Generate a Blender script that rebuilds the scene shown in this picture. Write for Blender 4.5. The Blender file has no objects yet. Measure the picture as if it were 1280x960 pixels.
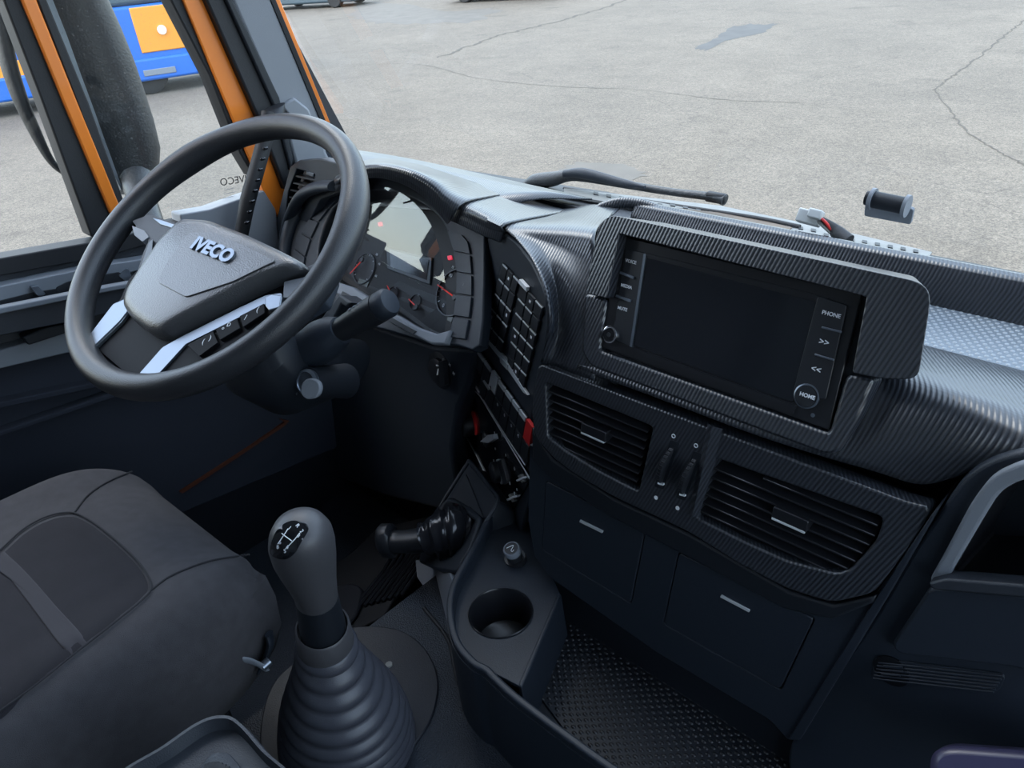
import bpy, bmesh, math, random
from mathutils import Vector as V, Matrix
random.seed(7)
C = bpy.context.scene.collection
# ---------------------------------------------------------------- camera
# the cab frame: +X across the cab, +Y forward, +Z up, metres; the lens is at the origin, the yard 2.55 m below it
RX = V((0.72314011, 0.3047519, -0.61983438))
RY = V((0.68608428, -0.42052037, 0.59367582))
RZ = V((-0.07972915, -0.85456942, -0.51318064))
cam_d = bpy.data.cameras.new('camera'); cam = bpy.data.objects.new('camera', cam_d); C.objects.link(cam)
cam_d.sensor_width = 36; cam_d.lens = 36 * 960 / 1280; cam_d.clip_start = .02; cam_d.clip_end = 500
cam.matrix_world = Matrix(((RX[0], -RX[1], -RX[2], 0), (RY[0], -RY[1], -RY[2], 0), (RZ[0], -RZ[1], -RZ[2], 0), (0, 0, 0, 1)))
bpy.context.scene.camera = cam
# ---------------------------------------------------------------- world, sun, exposure
sc = bpy.context.scene
sc.view_settings.view_transform = 'Standard'; sc.view_settings.look = 'None'; sc.view_settings.gamma = 1
sc.view_settings.use_curve_mapping = False
sc.view_settings.exposure = -0.08
sc.cycles.use_denoising = True
sc.cycles.max_bounces = 8; sc.cycles.diffuse_bounces = 4; sc.cycles.glossy_bounces = 4; sc.cycles.transparent_max_bounces = 16
sc.cycles.sample_clamp_indirect = 6
w = bpy.data.worlds.new('sky'); sc.world = w; w.use_nodes = True
nt = w.node_tree; bg = nt.nodes['Background']
sk = nt.nodes.new('ShaderNodeTexSky'); sk.sky_type = 'NISHITA'; sk.sun_disc = False
sk.sun_elevation = math.radians(48); sk.sun_rotation = math.radians(200); sk.air_density = 1.2; sk.dust_density = 2.0; sk.ozone_density = 1.5
hz = nt.nodes.new('ShaderNodeMix'); hz.data_type = 'RGBA'; hz.blend_type = 'ADD'; hz.inputs[0].default_value = 1; hz.inputs[7].default_value = (3.1, 3.6, 4.1, 1)   # bright thin overcast over the blue
nt.links.new(sk.outputs[0], hz.inputs[6]); nt.links.new(hz.outputs[2], bg.inputs[0]); bg.inputs[1].default_value = 0.50
sd = bpy.data.lights.new('sun', 'SUN'); sd.energy = 1.6; sd.angle = math.radians(24); sd.color = (1, .96, .9)
sun = bpy.data.objects.new('sun', sd); C.objects.link(sun); sun.rotation_euler = V((-.62, .28, .74)).to_track_quat('Z', 'Y').to_euler()

# ---------------------------------------------------------------- helpers
def ray(px, py):
    a, b = px - 640, py - 480
    return V((RX[0]*a + RX[1]*b + RX[2]*960, RY[0]*a + RY[1]*b + RY[2]*960, RZ[0]*a + RZ[1]*b + RZ[2]*960))
def at(px, py, ax, v):                                   # where the sight line through a pixel meets x, y or z = v
    r = ray(px, py); i = 'xyz'.index(ax)
    return r * (v / r[i])
def Y(px, py, v): return at(px, py, 'y', v)
def X(px, py, v): return at(px, py, 'x', v)
def Z(px, py, v): return at(px, py, 'z', v)

class Frame:                                             # a plane in the cab: origin, u, v, n = u x v towards the cabin
    def __init__(s, o, u, v):
        s.o = V(o); s.u = V(u).normalized(); v = V(v); s.n = s.u.cross(v).normalized(); s.v = s.n.cross(s.u)
    def ab(s, px, py, h=0):
        r = ray(px, py); o = s.o + s.n*h; p = r * (o.dot(s.n) / r.dot(s.n)) - o
        return (p.dot(s.u), p.dot(s.v))
    def pt(s, a, b, h=0): return s.o + s.u*a + s.v*b + s.n*h
    def px(s, px, py, h=0): return s.pt(*s.ab(px, py, h), h)
    def mat(s, h=0, at2=(0, 0), rot=0):
        u = s.u*math.cos(rot) + s.v*math.sin(rot); v = -s.u*math.sin(rot) + s.v*math.cos(rot); o = s.pt(*at2, h)
        return Matrix(((u.x, v.x, s.n.x, o.x), (u.y, v.y, s.n.y, o.y), (u.z, v.z, s.n.z, o.z), (0, 0, 0, 1)))

def thing(name, label, cat, loc=(0, 0, 0), group=None, kind=None):
    o = bpy.data.objects.new(name, None); C.objects.link(o); o.location = loc; o.empty_display_size = .02
    if label: o['label'] = label
    if cat: o['category'] = cat
    if group: o['group'] = group
    if kind: o['kind'] = kind
    return o
def root_loc(p):
    l = V((0, 0, 0))
    while p is not None: l += p.location; p = p.parent
    return l
def link(name, me, mats, parent=None, label=None, cat=None, group=None, kind=None, smooth=35):
    o = bpy.data.objects.new(name, me); C.objects.link(o)
    for m in (mats if isinstance(mats, (list, tuple)) else [mats]): me.materials.append(m)
    me.polygons.foreach_set('use_smooth', [True]*len(me.polygons))
    if smooth < 180: me.set_sharp_from_angle(angle=math.radians(smooth))
    if parent is not None:
        o.parent = parent
        if parent.type == 'EMPTY': o.matrix_parent_inverse = Matrix.Translation(-root_loc(parent))
    if label: o['label'] = label
    if cat: o['category'] = cat
    if group: o['group'] = group
    if kind: o['kind'] = kind
    return o
def mesh(verts, faces):
    me = bpy.data.meshes.new('m'); me.from_pydata([tuple(v) for v in verts], [], faces); me.validate(); me.update()
    bm = bmesh.new(); bm.from_mesh(me); bmesh.ops.recalc_face_normals(bm, faces=bm.faces); bm.to_mesh(me); bm.free()
    return me
def bev(o, w, seg=2, ang=30):
    m = o.modifiers.new('b', 'BEVEL'); m.width = w; m.segments = seg; m.limit_method = 'ANGLE'; m.angle_limit = math.radians(ang); m.harden_normals = False
    return o
def solid(o, t, off=-1):
    m = o.modifiers.new('s', 'SOLIDIFY'); m.thickness = t; m.offset = off
    return o
def prism(name, lo, hi, mat, parent=None, bevel=0, seg=2, **k):      # two matching loops of points, closed into a solid
    n = len(lo); vs = list(lo) + list(hi)
    f = [tuple(range(n-1, -1, -1)), tuple(range(n, 2*n))] + [(i, (i+1) % n, n+(i+1) % n, n+i) for i in range(n)]
    o = link(name, mesh(vs, f), mat, parent, **k)
    if bevel: bev(o, bevel, seg)
    return o
def box(name, c, s, mat, parent=None, bevel=0, frame=None, seg=2, **k):  # size s about c, in the axes of a frame or of the cab
    c = V(c); u, v, n = (frame.u, frame.v, frame.n) if frame else (V((1, 0, 0)), V((0, 1, 0)), V((0, 0, 1)))
    q = [c + u*(s[0]/2*a) + v*(s[1]/2*b) for a, b in ((-1, -1), (1, -1), (1, 1), (-1, 1))]
    return prism(name, [p - n*(s[2]/2) for p in q], [p + n*(s[2]/2) for p in q], mat, parent, bevel, seg, **k)
def rnd(pts, r, n=5):                                    # rounds the corners of a closed 2-D loop
    out = []; m = len(pts)
    for i in range(m):
        p = V(pts[i]); a = V(pts[i-1]); b = V(pts[(i+1) % m]); rr = r[i] if isinstance(r, (list, tuple)) else r
        da, db = (a-p), (b-p); ra = min(rr, da.length*.48); rb = min(rr, db.length*.48)
        if rr <= 0: out.append(tuple(p)); continue
        A = p + da.normalized()*ra; B = p + db.normalized()*rb
        for j in range(n+1):
            t = j/n; out.append(tuple(A*(1-t)**2 + p*2*t*(1-t) + B*t*t))
    return out
def slab(name, F, pts, h0, h1, mat, parent=None, r=0, bevel=0, px=True, seg=2, **k):  # outline given in pixels on frame F at height h1
    q = [F.ab(*p, h1) for p in pts] if px else list(pts)
    if r: q = rnd(q, r)
    return prism(name, [F.pt(a, b, h0) for a, b in q], [F.pt(a, b, h1) for a, b in q], mat, parent, bevel, seg, **k)
def plate(name, F, loops, h0, h1, mat, parent=None, bevel=.001, px=True, rs=None, res=2, M=None, **k):  # flat plate with holes
    cu = bpy.data.curves.new('c', 'CURVE'); cu.dimensions = '2D'; cu.fill_mode = 'BOTH'
    for i, lp in enumerate(loops):
        q = [F.ab(*p, h1) for p in lp] if px else list(lp)
        if rs and rs[i]: q = rnd(q, rs[i])
        s = cu.splines.new('POLY'); s.points.add(len(q)-1); s.use_cyclic_u = True
        for pnt, (a, b) in zip(s.points, q): pnt.co = (a, b, 0, 1)
    cu.extrude = max((h1-h0)/2 - bevel, 1e-5); cu.bevel_depth = bevel; cu.offset = -bevel; cu.bevel_resolution = res
    o = bpy.data.objects.new('t', cu); C.objects.link(o)
    me = bpy.data.meshes.new_from_object(o); bpy.data.objects.remove(o)
    me.transform(M if M else F.mat((h0+h1)/2))
    return link(name, me, mat, parent, **k)
def text(name, s, F, px, py, size, mat, parent=None, h=.0006, rot=0, ext=.0002, mirror=False, xs=1, bold=0, **k):
    cu = bpy.data.curves.new('t', 'FONT'); cu.body = s; cu.size = size; cu.extrude = ext; cu.align_x = 'CENTER'; cu.align_y = 'CENTER'
    cu.resolution_u = 3; cu.offset = bold
    o = bpy.data.objects.new('t', cu); C.objects.link(o); me = bpy.data.meshes.new_from_object(o); bpy.data.objects.remove(o)
    me.transform(Matrix.Diagonal((xs*(-1 if mirror else 1), 1, 1, 1)))
    me.transform(F.mat(h, F.ab(px, py, h), rot))
    return link(name, me, mat, parent, smooth=180, **k)
def arc_loop(F, pts, n=64):                              # smooth closed loop through pixel points
    return cat([F.ab(*p) for p in pts], n, True)
def cat(pts, n, closed=False):                           # Catmull-Rom through points, n samples (centripetal-ish, uniform)
    P = [V(p) for p in pts]; m = len(P); segs = m if closed else m-1; out = []
    for i in range(n):
        t = i/(n if closed else n-1) * segs; j = min(int(t), segs-1); t -= j
        if closed: a, b, c, d = P[(j-1) % m], P[j % m], P[(j+1) % m], P[(j+2) % m]
        else:
            b, c = P[j], P[j+1]; a = P[j-1] if j > 0 else b*2-c; d = P[j+2] if j+2 < m else c*2-b
        out.append(.5*((2*b) + (c-a)*t + (2*a-5*b+4*c-d)*t*t + (3*b-a-3*c+d)*t**3))
    return out
def loft(name, rows, mat, parent=None, nu=24, nv=16, thick=.003, closed=False, off=-1, smooth=60, **k):
    R = [cat(r, nu, closed) for r in rows]; cols = [cat([r[i] for r in R], nv) for i in range(nu)]
    vs = [cols[i][j] for j in range(nv) for i in range(nu)]
    f = [(j*nu+i, j*nu+(i+1) % nu, (j+1)*nu+(i+1) % nu, (j+1)*nu+i) for j in range(nv-1) for i in range(nu if closed else nu-1)]
    me = bpy.data.meshes.new('m'); me.from_pydata([tuple(v) for v in vs], [], f); me.update()
    o = link(name, me, mat, parent, smooth=smooth, **k)
    if thick: solid(o, thick, off)
    return o
def tube(name, pts, rad, mat, parent=None, n=12, samples=None, closed=False, sq=None, caps=True, **k):  # swept round (or flattened) bar
    P = cat(pts, samples or len(pts)*5, closed) if samples != 0 else [V(p) for p in pts]
    m = len(P); rads = rad if isinstance(rad, (list, tuple)) else [rad]*2
    def rr(t):
        x = t*(len(rads)-1); j = min(int(x), len(rads)-2); return rads[j]*(1-(x-j)) + rads[j+1]*(x-j)
    T = []
    for i in range(m):
        a = P[i-1] if (i > 0 or closed) else P[i]; b = P[(i+1) % m] if (i < m-1 or closed) else P[i]
        T.append((b-a).normalized())
    ref = V((0, 0, 1)) if abs(T[0].z) < .9 else V((1, 0, 0)); nrm = (ref - T[0]*ref.dot(T[0])).normalized(); vs = []
    for i in range(m):
        nrm = (nrm - T[i]*nrm.dot(T[i])).normalized(); bn = T[i].cross(nrm); r = rr(i/max(1, m-1))
        for j in range(n):
            a = 2*math.pi*j/n; vs.append(P[i] + nrm*(math.cos(a)*r) + bn*(math.sin(a)*r*(sq or 1)))
    mm = m if closed else m-1
    f = [(i*n+j, i*n+(j+1) % n, ((i+1) % m)*n+(j+1) % n, ((i+1) % m)*n+j) for i in range(mm) for j in range(n)]
    if not closed and caps: f += [tuple(range(n-1, -1, -1)), tuple(range((m-1)*n, m*n))]
    return link(name, mesh(vs, f), mat, parent, smooth=50, **k)
def rings(name, R, mat, parent=None, n=32, caps=True, smooth=45, **k):   # R: (centre, u, v) ellipses joined in order
    vs = []; m = len(R)
    for c, u, v in R:
        for j in range(n): a = 2*math.pi*j/n; vs.append(V(c) + V(u)*math.cos(a) + V(v)*math.sin(a))
    f = [(i*n+j, i*n+(j+1) % n, (i+1)*n+(j+1) % n, (i+1)*n+j) for i in range(m-1) for j in range(n)]
    if caps: f += [tuple(range(n-1, -1, -1)), tuple(range((m-1)*n, m*n))]
    return link(name, mesh(vs, f), mat, parent, smooth=smooth, **k)
def lathe(name, F, c, prof, mat, parent=None, n=28, px=True, h=0, sx=1, **k):  # prof: (radius, height) about F.n at a pixel
    a, b = F.ab(*c, h) if px else c
    return rings(name, [(F.pt(a, b, z), F.u*r*sx, F.v*r) for r, z in prof], mat, parent, n, **k)
def circ(c, r, n=32, ry=None, a0=0, a1=2*math.pi):
    return [(c[0]+r*math.cos(a0+(a1-a0)*i/n), c[1]+(ry or r)*math.sin(a0+(a1-a0)*i/n)) for i in range(n)]
def copy_tree(o, parent=None, delta=V((0, 0, 0)), label=None):
    c = o.copy(); C.objects.link(c)
    if parent: c.parent = parent
    else: c.location = o.location + delta
    if label: c['label'] = label
    for ch in o.children: copy_tree(ch, c)
    return c

def hitter(*objs):                                         # where a sight line meets built surfaces
    from mathutils.bvhtree import BVHTree
    vs, fs = [], []
    for o in objs:
        n = len(vs); vs += [v.co.copy() for v in o.data.vertices]; fs += [tuple(i+n for i in p.vertices) for p in o.data.polygons]
    T = BVHTree.FromPolygons(vs, fs)
    def f(px, py, up=0):
        r = ray(px, py).normalized(); h, nn, _, _ = T.ray_cast(V((0, 0, 0)), r)
        if h is None:
            h, nn, _, _ = T.find_nearest(r*sum((v.length for v in vs[:20]))/20)
        if nn.dot(r) > 0: nn = -nn
        return h + nn*up
    return f
# ---------------------------------------------------------------- materials
def mat(name, col, rough=.5, metal=0, bump=None, spec=.5, noise=0, coat=0, emit=None):
    m = bpy.data.materials.new(name); m.use_nodes = True; t = m.node_tree; b = t.nodes['Principled BSDF']
    b.inputs['Base Color'].default_value = (*col, 1); b.inputs['Roughness'].default_value = rough; b.inputs['Metallic'].default_value = metal
    b.inputs['Specular IOR Level'].default_value = spec; b.inputs['Coat Weight'].default_value = coat; b.inputs['Coat Roughness'].default_value = .05
    tc = t.nodes.new('ShaderNodeTexCoord')
    if noise:
        n = t.nodes.new('ShaderNodeTexNoise'); n.inputs['Scale'].default_value = noise; n.inputs['Detail'].default_value = 6
        r = t.nodes.new('ShaderNodeMapRange'); r.inputs['To Min'].default_value = .7; r.inputs['To Max'].default_value = 1.3
        x = t.nodes.new('ShaderNodeMix'); x.data_type = 'RGBA'; x.blend_type = 'MULTIPLY'; x.inputs[0].default_value = 1
        x.inputs[6].default_value = (*col, 1); t.links.new(tc.outputs['Object'], n.inputs[0]); t.links.new(n.outputs[0], r.inputs[0]); t.links.new(r.outputs[0], x.inputs[7])
        t.links.new(x.outputs[2], b.inputs['Base Color'])
    if bump:
        sc_, st, kind = bump
        if kind == 'v': n = t.nodes.new('ShaderNodeTexVoronoi'); n.inputs['Scale'].default_value = sc_
        else: n = t.nodes.new('ShaderNodeTexNoise'); n.inputs['Scale'].default_value = sc_; n.inputs['Detail'].default_value = 3
        bp = t.nodes.new('ShaderNodeBump'); bp.inputs['Strength'].default_value = st; bp.inputs['Distance'].default_value = .001
        t.links.new(tc.outputs['Object'], n.inputs[0]); t.links.new(n.outputs[0], bp.inputs['Height']); t.links.new(bp.outputs[0], b.inputs['Normal'])
    if emit: b.inputs['Emission Color'].default_value = (*emit[0], 1); b.inputs['Emission Strength'].default_value = emit[1]
    return m
def nd(t, typ, **k):
    n = t.nodes.new(typ)
    for a, v in k.items(): setattr(n, a, v)
    return n
def math_(t, op, a, b=None, c=None):
    n = nd(t, 'ShaderNodeMath', operation=op)
    for i, x in enumerate((a, b, c)):
        if x is None: continue
        if isinstance(x, (int, float)): n.inputs[i].default_value = x
        else: t.links.new(x, n.inputs[i])
    return n.outputs[0]
def carbon():
    m = mat('carbon_twill', (.02, .022, .026), .32, spec=.9); t = m.node_tree; b = t.nodes['Principled BSDF']
    tc = nd(t, 'ShaderNodeTexCoord'); s = nd(t, 'ShaderNodeSeparateXYZ'); t.links.new(tc.outputs['Object'], s.inputs[0])
    yz = math_(t, 'SUBTRACT', s.outputs[1], s.outputs[2])
    p = math_(t, 'ADD', math_(t, 'MULTIPLY', s.outputs[0], 1420), math_(t, 'MULTIPLY', yz, 700))      # ribs, one per 5 mm or so
    q = math_(t, 'SUBTRACT', math_(t, 'MULTIPLY', yz, 1500), math_(t, 'MULTIPLY', s.outputs[0], 200))
    sp = math_(t, 'SINE', p); sq = math_(t, 'SINE', math_(t, 'ADD', q, math_(t, 'MULTIPLY', p, .5)))
    rib = math_(t, 'MULTIPLY_ADD', sp, .5, .5)
    rr = nd(t, 'ShaderNodeMapRange'); rr.inputs['From Min'].default_value = .25; rr.inputs['From Max'].default_value = .75; t.links.new(rib, rr.inputs[0])
    mx = nd(t, 'ShaderNodeMix', data_type='RGBA'); mx.inputs[6].default_value = (.011, .013, .018, 1); mx.inputs[7].default_value = (.036, .041, .050, 1)
    t.links.new(rr.outputs[0], mx.inputs[0]); t.links.new(mx.outputs[2], b.inputs['Base Color'])
    hgt = math_(t, 'ADD', rib, math_(t, 'MULTIPLY', sq, .07))
    bp = nd(t, 'ShaderNodeBump'); bp.inputs['Strength'].default_value = .38; bp.inputs['Distance'].default_value = .0008
    t.links.new(hgt, bp.inputs['Height']); t.links.new(bp.outputs[0], b.inputs['Normal'])
    return m
M = {}
M['carbon'] = carbon()
M['dash'] = mat('dash_plastic', (.014, .020, .030), .5, bump=(900, .35, 'n'))
M['dash_dark'] = mat('dark_plastic', (.006, .009, .014), .55, bump=(700, .2, 'n'))
M['leather'] = mat('grained_leather', (.052, .054, .058), .32, bump=(520, .35, 'v'), spec=1.0)
M['rim'] = mat('rim_leather', (.020, .022, .026), .38, bump=(700, .25, 'v'), spec=.55)
M['gloss'] = mat('gloss_black', (.006, .007, .009), .08, spec=.6)
M['satin'] = mat('satin_black', (.012, .013, .016), .28)
M['button'] = mat('button_black', (.014, .016, .020), .4)
M['silver'] = mat('satin_silver', (.20, .23, .27), .32, metal=.85)
M['tip'] = mat('key_silver', (.55, .58, .60), .4, metal=.15)
M['chrome'] = mat('chrome', (.75, .76, .78), .12, metal=1)
M['white'] = mat('white_print', (.75, .77, .8), .6)
M['orange'] = mat('orange_paint', (.80, .21, .02), .28, coat=.6)
M['rubber'] = mat('seal_rubber', (.010, .011, .014), .6, bump=(400, .3, 'n'))
M['grey_trim'] = mat('grey_trim', (.19, .21, .24), .55, bump=(900, .3, 'n'))
M['door'] = mat('door_plastic', (.030, .035, .044), .42, bump=(800, .35, 'n'))
M['door_cloth'] = mat('door_cloth', (.020, .025, .038), .9, bump=(1200, .5, 'n'))
M['tunnel'] = mat('tunnel_mat', (.015, .021, .031), .5, bump=(420, .9, 'v'))
M['plate'] = mat('gaiter_plate', (.011, .013, .020), .55, bump=(700, .4, 'n'))
M['gaiter'] = mat('gaiter_rubber', (.050, .053, .066), .38, bump=(900, .2, 'n'))
M['knob'] = mat('knob_plastic', (.055, .055, .060), .42, bump=(1200, .2, 'n'))
M['red'] = mat('red_plastic', (.55, .02, .02), .4)
M['needle'] = mat('needle_red', (.85, .05, .04), .5, emit=((.9, .05, .03), .25))
M['lamp_red'] = mat('lamp_red', (.6, .02, .05), .4, emit=((1, .03, .08), .6))
M['dial'] = mat('dial_face', (.012, .013, .016), .6)
M['lcd'] = mat('lcd', (.10, .11, .09), .3)
M['screen'] = mat('screen_glass', (.010, .012, .016), .12, spec=.6)
M['seat'] = mat('seat_cloth', (.050, .048, .053), .95, bump=(1500, .6, 'n'), noise=60)
M['seat_in'] = mat('seat_velour', (.015, .014, .018), 1, bump=(1500, .5, 'n'), noise=30)
M['seat_stripe'] = mat('seat_stripe', (.042, .040, .046), 1, bump=(1500, .5, 'n'))
M['seam'] = mat('seam_thread', (.02, .02, .024), .9)
M['zinc'] = mat('zinc_steel', (.20, .20, .19), .6, metal=0, noise=40)
M['brown'] = mat('rusty_strip', (.13, .09, .06), .7, noise=30)
M['conn'] = mat('white_connector', (.42, .43, .43), .4)
M['blue'] = mat('blue_paint', (.02, .13, .50), .35, noise=.6)
M['truck_orange'] = mat('orange_panel', (.80, .29, .03), .5)
M['truck_dark'] = mat('truck_dark', (.05, .08, .10), .5, noise=1)
M['tyre'] = mat('tyre', (.02, .02, .02), .8)
M['mirror_dark'] = mat('mirror_plastic', (.022, .025, .028), .45, bump=(200, .4, 'v'), noise=400)
M['shell'] = mat('cab_lining', (.24, .25, .27), .8)
M['pillar'] = mat('pillar_grey', (.24, .255, .28), .5, bump=(900, .3, 'n'))
M['matte'] = mat('matte_black', (.006, .007, .009), .6, spec=.15)
M['sill'] = mat('dark_sill', (.10, .03, .014), .4)
M['gold'] = mat('tan_film', (.30, .26, .20), .25, metal=.5)
def glass(name, tint=(.96, .98, .97), dust=.0, ior=1.45):
    m = bpy.data.materials.new(name); m.use_nodes = True; t = m.node_tree; t.nodes.clear()
    o = nd(t, 'ShaderNodeOutputMaterial'); tr = nd(t, 'ShaderNodeBsdfTransparent'); g = nd(t, 'ShaderNodeBsdfGlossy'); fr = nd(t, 'ShaderNodeFresnel')
    tr.inputs[0].default_value = (*tint, 1); g.inputs['Roughness'].default_value = .02; gm = nd(t, 'ShaderNodeNewGeometry'); io = nd(t, 'ShaderNodeMix'); io.inputs[2].default_value = ior; io.inputs[3].default_value = 1/ior   # same strength seen from either side
    t.links.new(gm.outputs['Backfacing'], io.inputs[0]); t.links.new(io.outputs[0], fr.inputs[0])
    mx = nd(t, 'ShaderNodeMixShader'); t.links.new(fr.outputs[0], mx.inputs[0]); t.links.new(tr.outputs[0], mx.inputs[1]); t.links.new(g.outputs[0], mx.inputs[2])
    last = mx.outputs[0]
    if dust:
        d = nd(t, 'ShaderNodeBsdfDiffuse'); d.inputs[0].default_value = (.6, .6, .58, 1); tc = nd(t, 'ShaderNodeTexCoord')
        n = nd(t, 'ShaderNodeTexNoise'); n.inputs['Scale'].default_value = 260; n.inputs['Detail'].default_value = 2; t.links.new(tc.outputs['Object'], n.inputs[0])
        r = nd(t, 'ShaderNodeMapRange'); r.inputs['From Min'].default_value = .60; r.inputs['From Max'].default_value = .72; r.inputs['To Max'].default_value = dust*3; r.inputs['To Min'].default_value = dust*.4
        t.links.new(n.outputs[0], r.inputs[0]); m2 = nd(t, 'ShaderNodeMixShader'); t.links.new(r.outputs[0], m2.inputs[0]); t.links.new(last, m2.inputs[1]); t.links.new(d.outputs[0], m2.inputs[2]); last = m2.outputs[0]
    t.links.new(last, o.inputs[0]); return m
M['glass'] = glass('window_glass'); M['dusty'] = glass('dusty_glass', (.93, .97, .97), .05)
M['lens'] = glass('cluster_lens', (.80, .84, .88), ior=1.9)
def ground_mat():
    m = mat('asphalt', (.36, .345, .32), .9); t = m.node_tree; b = t.nodes['Principled BSDF']
    tc = nd(t, 'ShaderNodeTexCoord'); O = tc.outputs['Object']
    def noise(s, d=8, rough=.6):
        n = nd(t, 'ShaderNodeTexNoise'); n.inputs['Scale'].default_value = s; n.inputs['Detail'].default_value = d; n.inputs['Roughness'].default_value = rough; t.links.new(O, n.inputs[0]); return n.outputs[0]
    def mr(x, a, c, lo, hi):
        r = nd(t, 'ShaderNodeMapRange'); r.inputs[1].default_value = a; r.inputs[2].default_value = c; r.inputs[3].default_value = lo; r.inputs[4].default_value = hi; t.links.new(x, r.inputs[0]); return r.outputs[0]
    v = math_(t, 'MULTIPLY', mr(noise(.35), .3, .7, .88, 1.10), mr(noise(2.2), .3, .7, .90, 1.09))
    v = math_(t, 'MULTIPLY', v, mr(noise(70, 2), .35, .65, .62, 1.34))
    v = math_(t, 'MULTIPLY', v, mr(noise(16, 4, .7), .35, .65, .84, 1.15))
    v = math_(t, 'MULTIPLY', v, mr(noise(5, 5, .7), .62, .72, 1, .86))
    cr = nd(t, 'ShaderNodeTexVoronoi', feature='DISTANCE_TO_EDGE'); cr.inputs['Scale'].default_value = .13; cr.inputs['Randomness'].default_value = .9
    ws = nd(t, 'ShaderNodeVectorMath', operation='ADD'); nz = nd(t, 'ShaderNodeTexNoise'); nz.inputs['Scale'].default_value = .8; nz.inputs['Detail'].default_value = 6; t.links.new(O, nz.inputs[0])
    t.links.new(O, ws.inputs[0]); t.links.new(nz.outputs[1], ws.inputs[1]); t.links.new(ws.outputs[0], cr.inputs[0])
    v = math_(t, 'MULTIPLY', v, mr(cr.outputs[0], .0003, .0022, .80, 1))
    st = mr(noise(.9, 3), .62, .72, 1, .80); v = math_(t, 'MULTIPLY', v, st)
    mx = nd(t, 'ShaderNodeMix', data_type='RGBA', blend_type='MULTIPLY'); mx.inputs[0].default_value = 1; mx.inputs[6].default_value = (.142, .121, .094, 1)
    t.links.new(v, mx.inputs[7]); t.links.new(mx.outputs[2], b.inputs['Base Color']); return m
M['ground'] = ground_mat()
def dots(name, pitch, base, hi, rad, diag=True, rough=.4):          # raised round dots on a mat
    m = mat(name, base, rough); t = m.node_tree; b = t.nodes['Principled BSDF']; tc = nd(t, 'ShaderNodeTexCoord')
    mp = nd(t, 'ShaderNodeMapping'); mp.inputs['Rotation'].default_value = (0, 0, math.radians(45) if diag else 0); t.links.new(tc.outputs['Object'], mp.inputs[0])
    s = nd(t, 'ShaderNodeSeparateXYZ'); t.links.new(mp.outputs[0], s.inputs[0])
    def c(x): return math_(t, 'SUBTRACT', math_(t, 'FRACT', math_(t, 'MULTIPLY', x, 1/pitch)), .5)
    a, d = c(s.outputs[0]), c(s.outputs[1]); l = math_(t, 'SQRT', math_(t, 'ADD', math_(t, 'MULTIPLY', a, a), math_(t, 'MULTIPLY', d, d)))
    r = nd(t, 'ShaderNodeMapRange'); r.inputs[1].default_value = rad; r.inputs[2].default_value = rad*.6; t.links.new(l, r.inputs[0])
    mx = nd(t, 'ShaderNodeMix', data_type='RGBA'); mx.inputs[6].default_value = (*base, 1); mx.inputs[7].default_value = (*hi, 1); t.links.new(r.outputs[0], mx.inputs[0]); t.links.new(mx.outputs[2], b.inputs['Base Color'])
    bp = nd(t, 'ShaderNodeBump'); bp.inputs['Strength'].default_value = 1; bp.inputs['Distance'].default_value = .002; t.links.new(r.outputs[0], bp.inputs['Height']); t.links.new(bp.outputs[0], b.inputs['Normal'])
    return m
M['dot_mat'] = dots('dotted_mat', .0085, (.17, .20, .23), (.30, .33, .36), .34)
M['tray_mat'] = dots('tray_mat', .0115, (.008, .009, .012), (.016, .018, .023), .40)
# ---------------------------------------------------------------- frames of the cab
FC = Frame((-.40, .68, -.318), (1, 0, 0), (0, .048, .123))       # face of the head unit
FV = Frame((-.40, .62, -.471), (1, 0, 0), (0, .022, .125))       # vent panel
FD = Frame((-.40, .605, -.64), (1, 0, 0), (0, .015, .19))        # drawer panel
FS = Frame((-.59, .62, -.471), (.87, -.5, 0), (0, .08, 1))       # switch panel turned to the driver
FK = Frame((-.98, .71, -.467), (1, -.06, 0), (0, .6, .8))        # instrument cluster
FP = Frame((0, .62, -.55), (1, 0, 0), (0, .05, .6))              # passenger side panel
WC = V((-.988, .415, -.339)); WN = V((.09884, -.5123, .8531))
WU = V((1, 0, 0)); WU = (WU - WN*WU.dot(WN)).normalized()
FW = Frame(WC, WU, WN.cross(WU))                                 # steering wheel plane
FL = Frame((-1.45, .4, -.45), (0, 1, 0), (0, 0, 1))              # driver's door, n = +x
FF = Frame((0, 0, -.98), (1, 0, 0), (0, 1, 0))                   # tunnel floor, n = +z
GZ = -2.55

# ---------------------------------------------------------------- outside: yard
def grid_obj(name, x0, x1, y0, y1, z, mat_, **k):
    return link(name, mesh([(x0, y0, z), (x1, y0, z), (x1, y1, z), (x0, y1, z)], [(0, 1, 2, 3)]), mat_, None, **k)
grid_obj('ground', -150, 150, -60, 200, GZ, M['ground'], kind='structure')
gr_ = bpy.data.objects['ground']
def ribbon(nm, pts, w_, m, n=60):
    c = [Z(*p, GZ+.004) for p in [(q.x, q.y) for q in cat(pts, n)]]; vs, fc = [], []
    for i, p in enumerate(c):
        t = (c[min(i+1, n-1)]-c[max(i-1, 0)]).normalized(); s = V((-t.y, t.x, 0)); j = s*random.uniform(-1, 1)*w_*1.6; ww = w_*random.uniform(.3, 1)
        vs += [p+j-s*ww, p+j+s*ww]
    return link(nm, mesh(vs, [(2*i, 2*i+1, 2*i+3, 2*i+2) for i in range(n-1)]), m, gr_, smooth=180)
M['crack'] = mat('asphalt_crack', (.085, .075, .06), .95); M['stain'] = mat('asphalt_stain', (.075, .073, .068), .8, noise=3)
M['stain2'] = mat('asphalt_damp', (.118, .107, .090), .85, noise=2)
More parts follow.
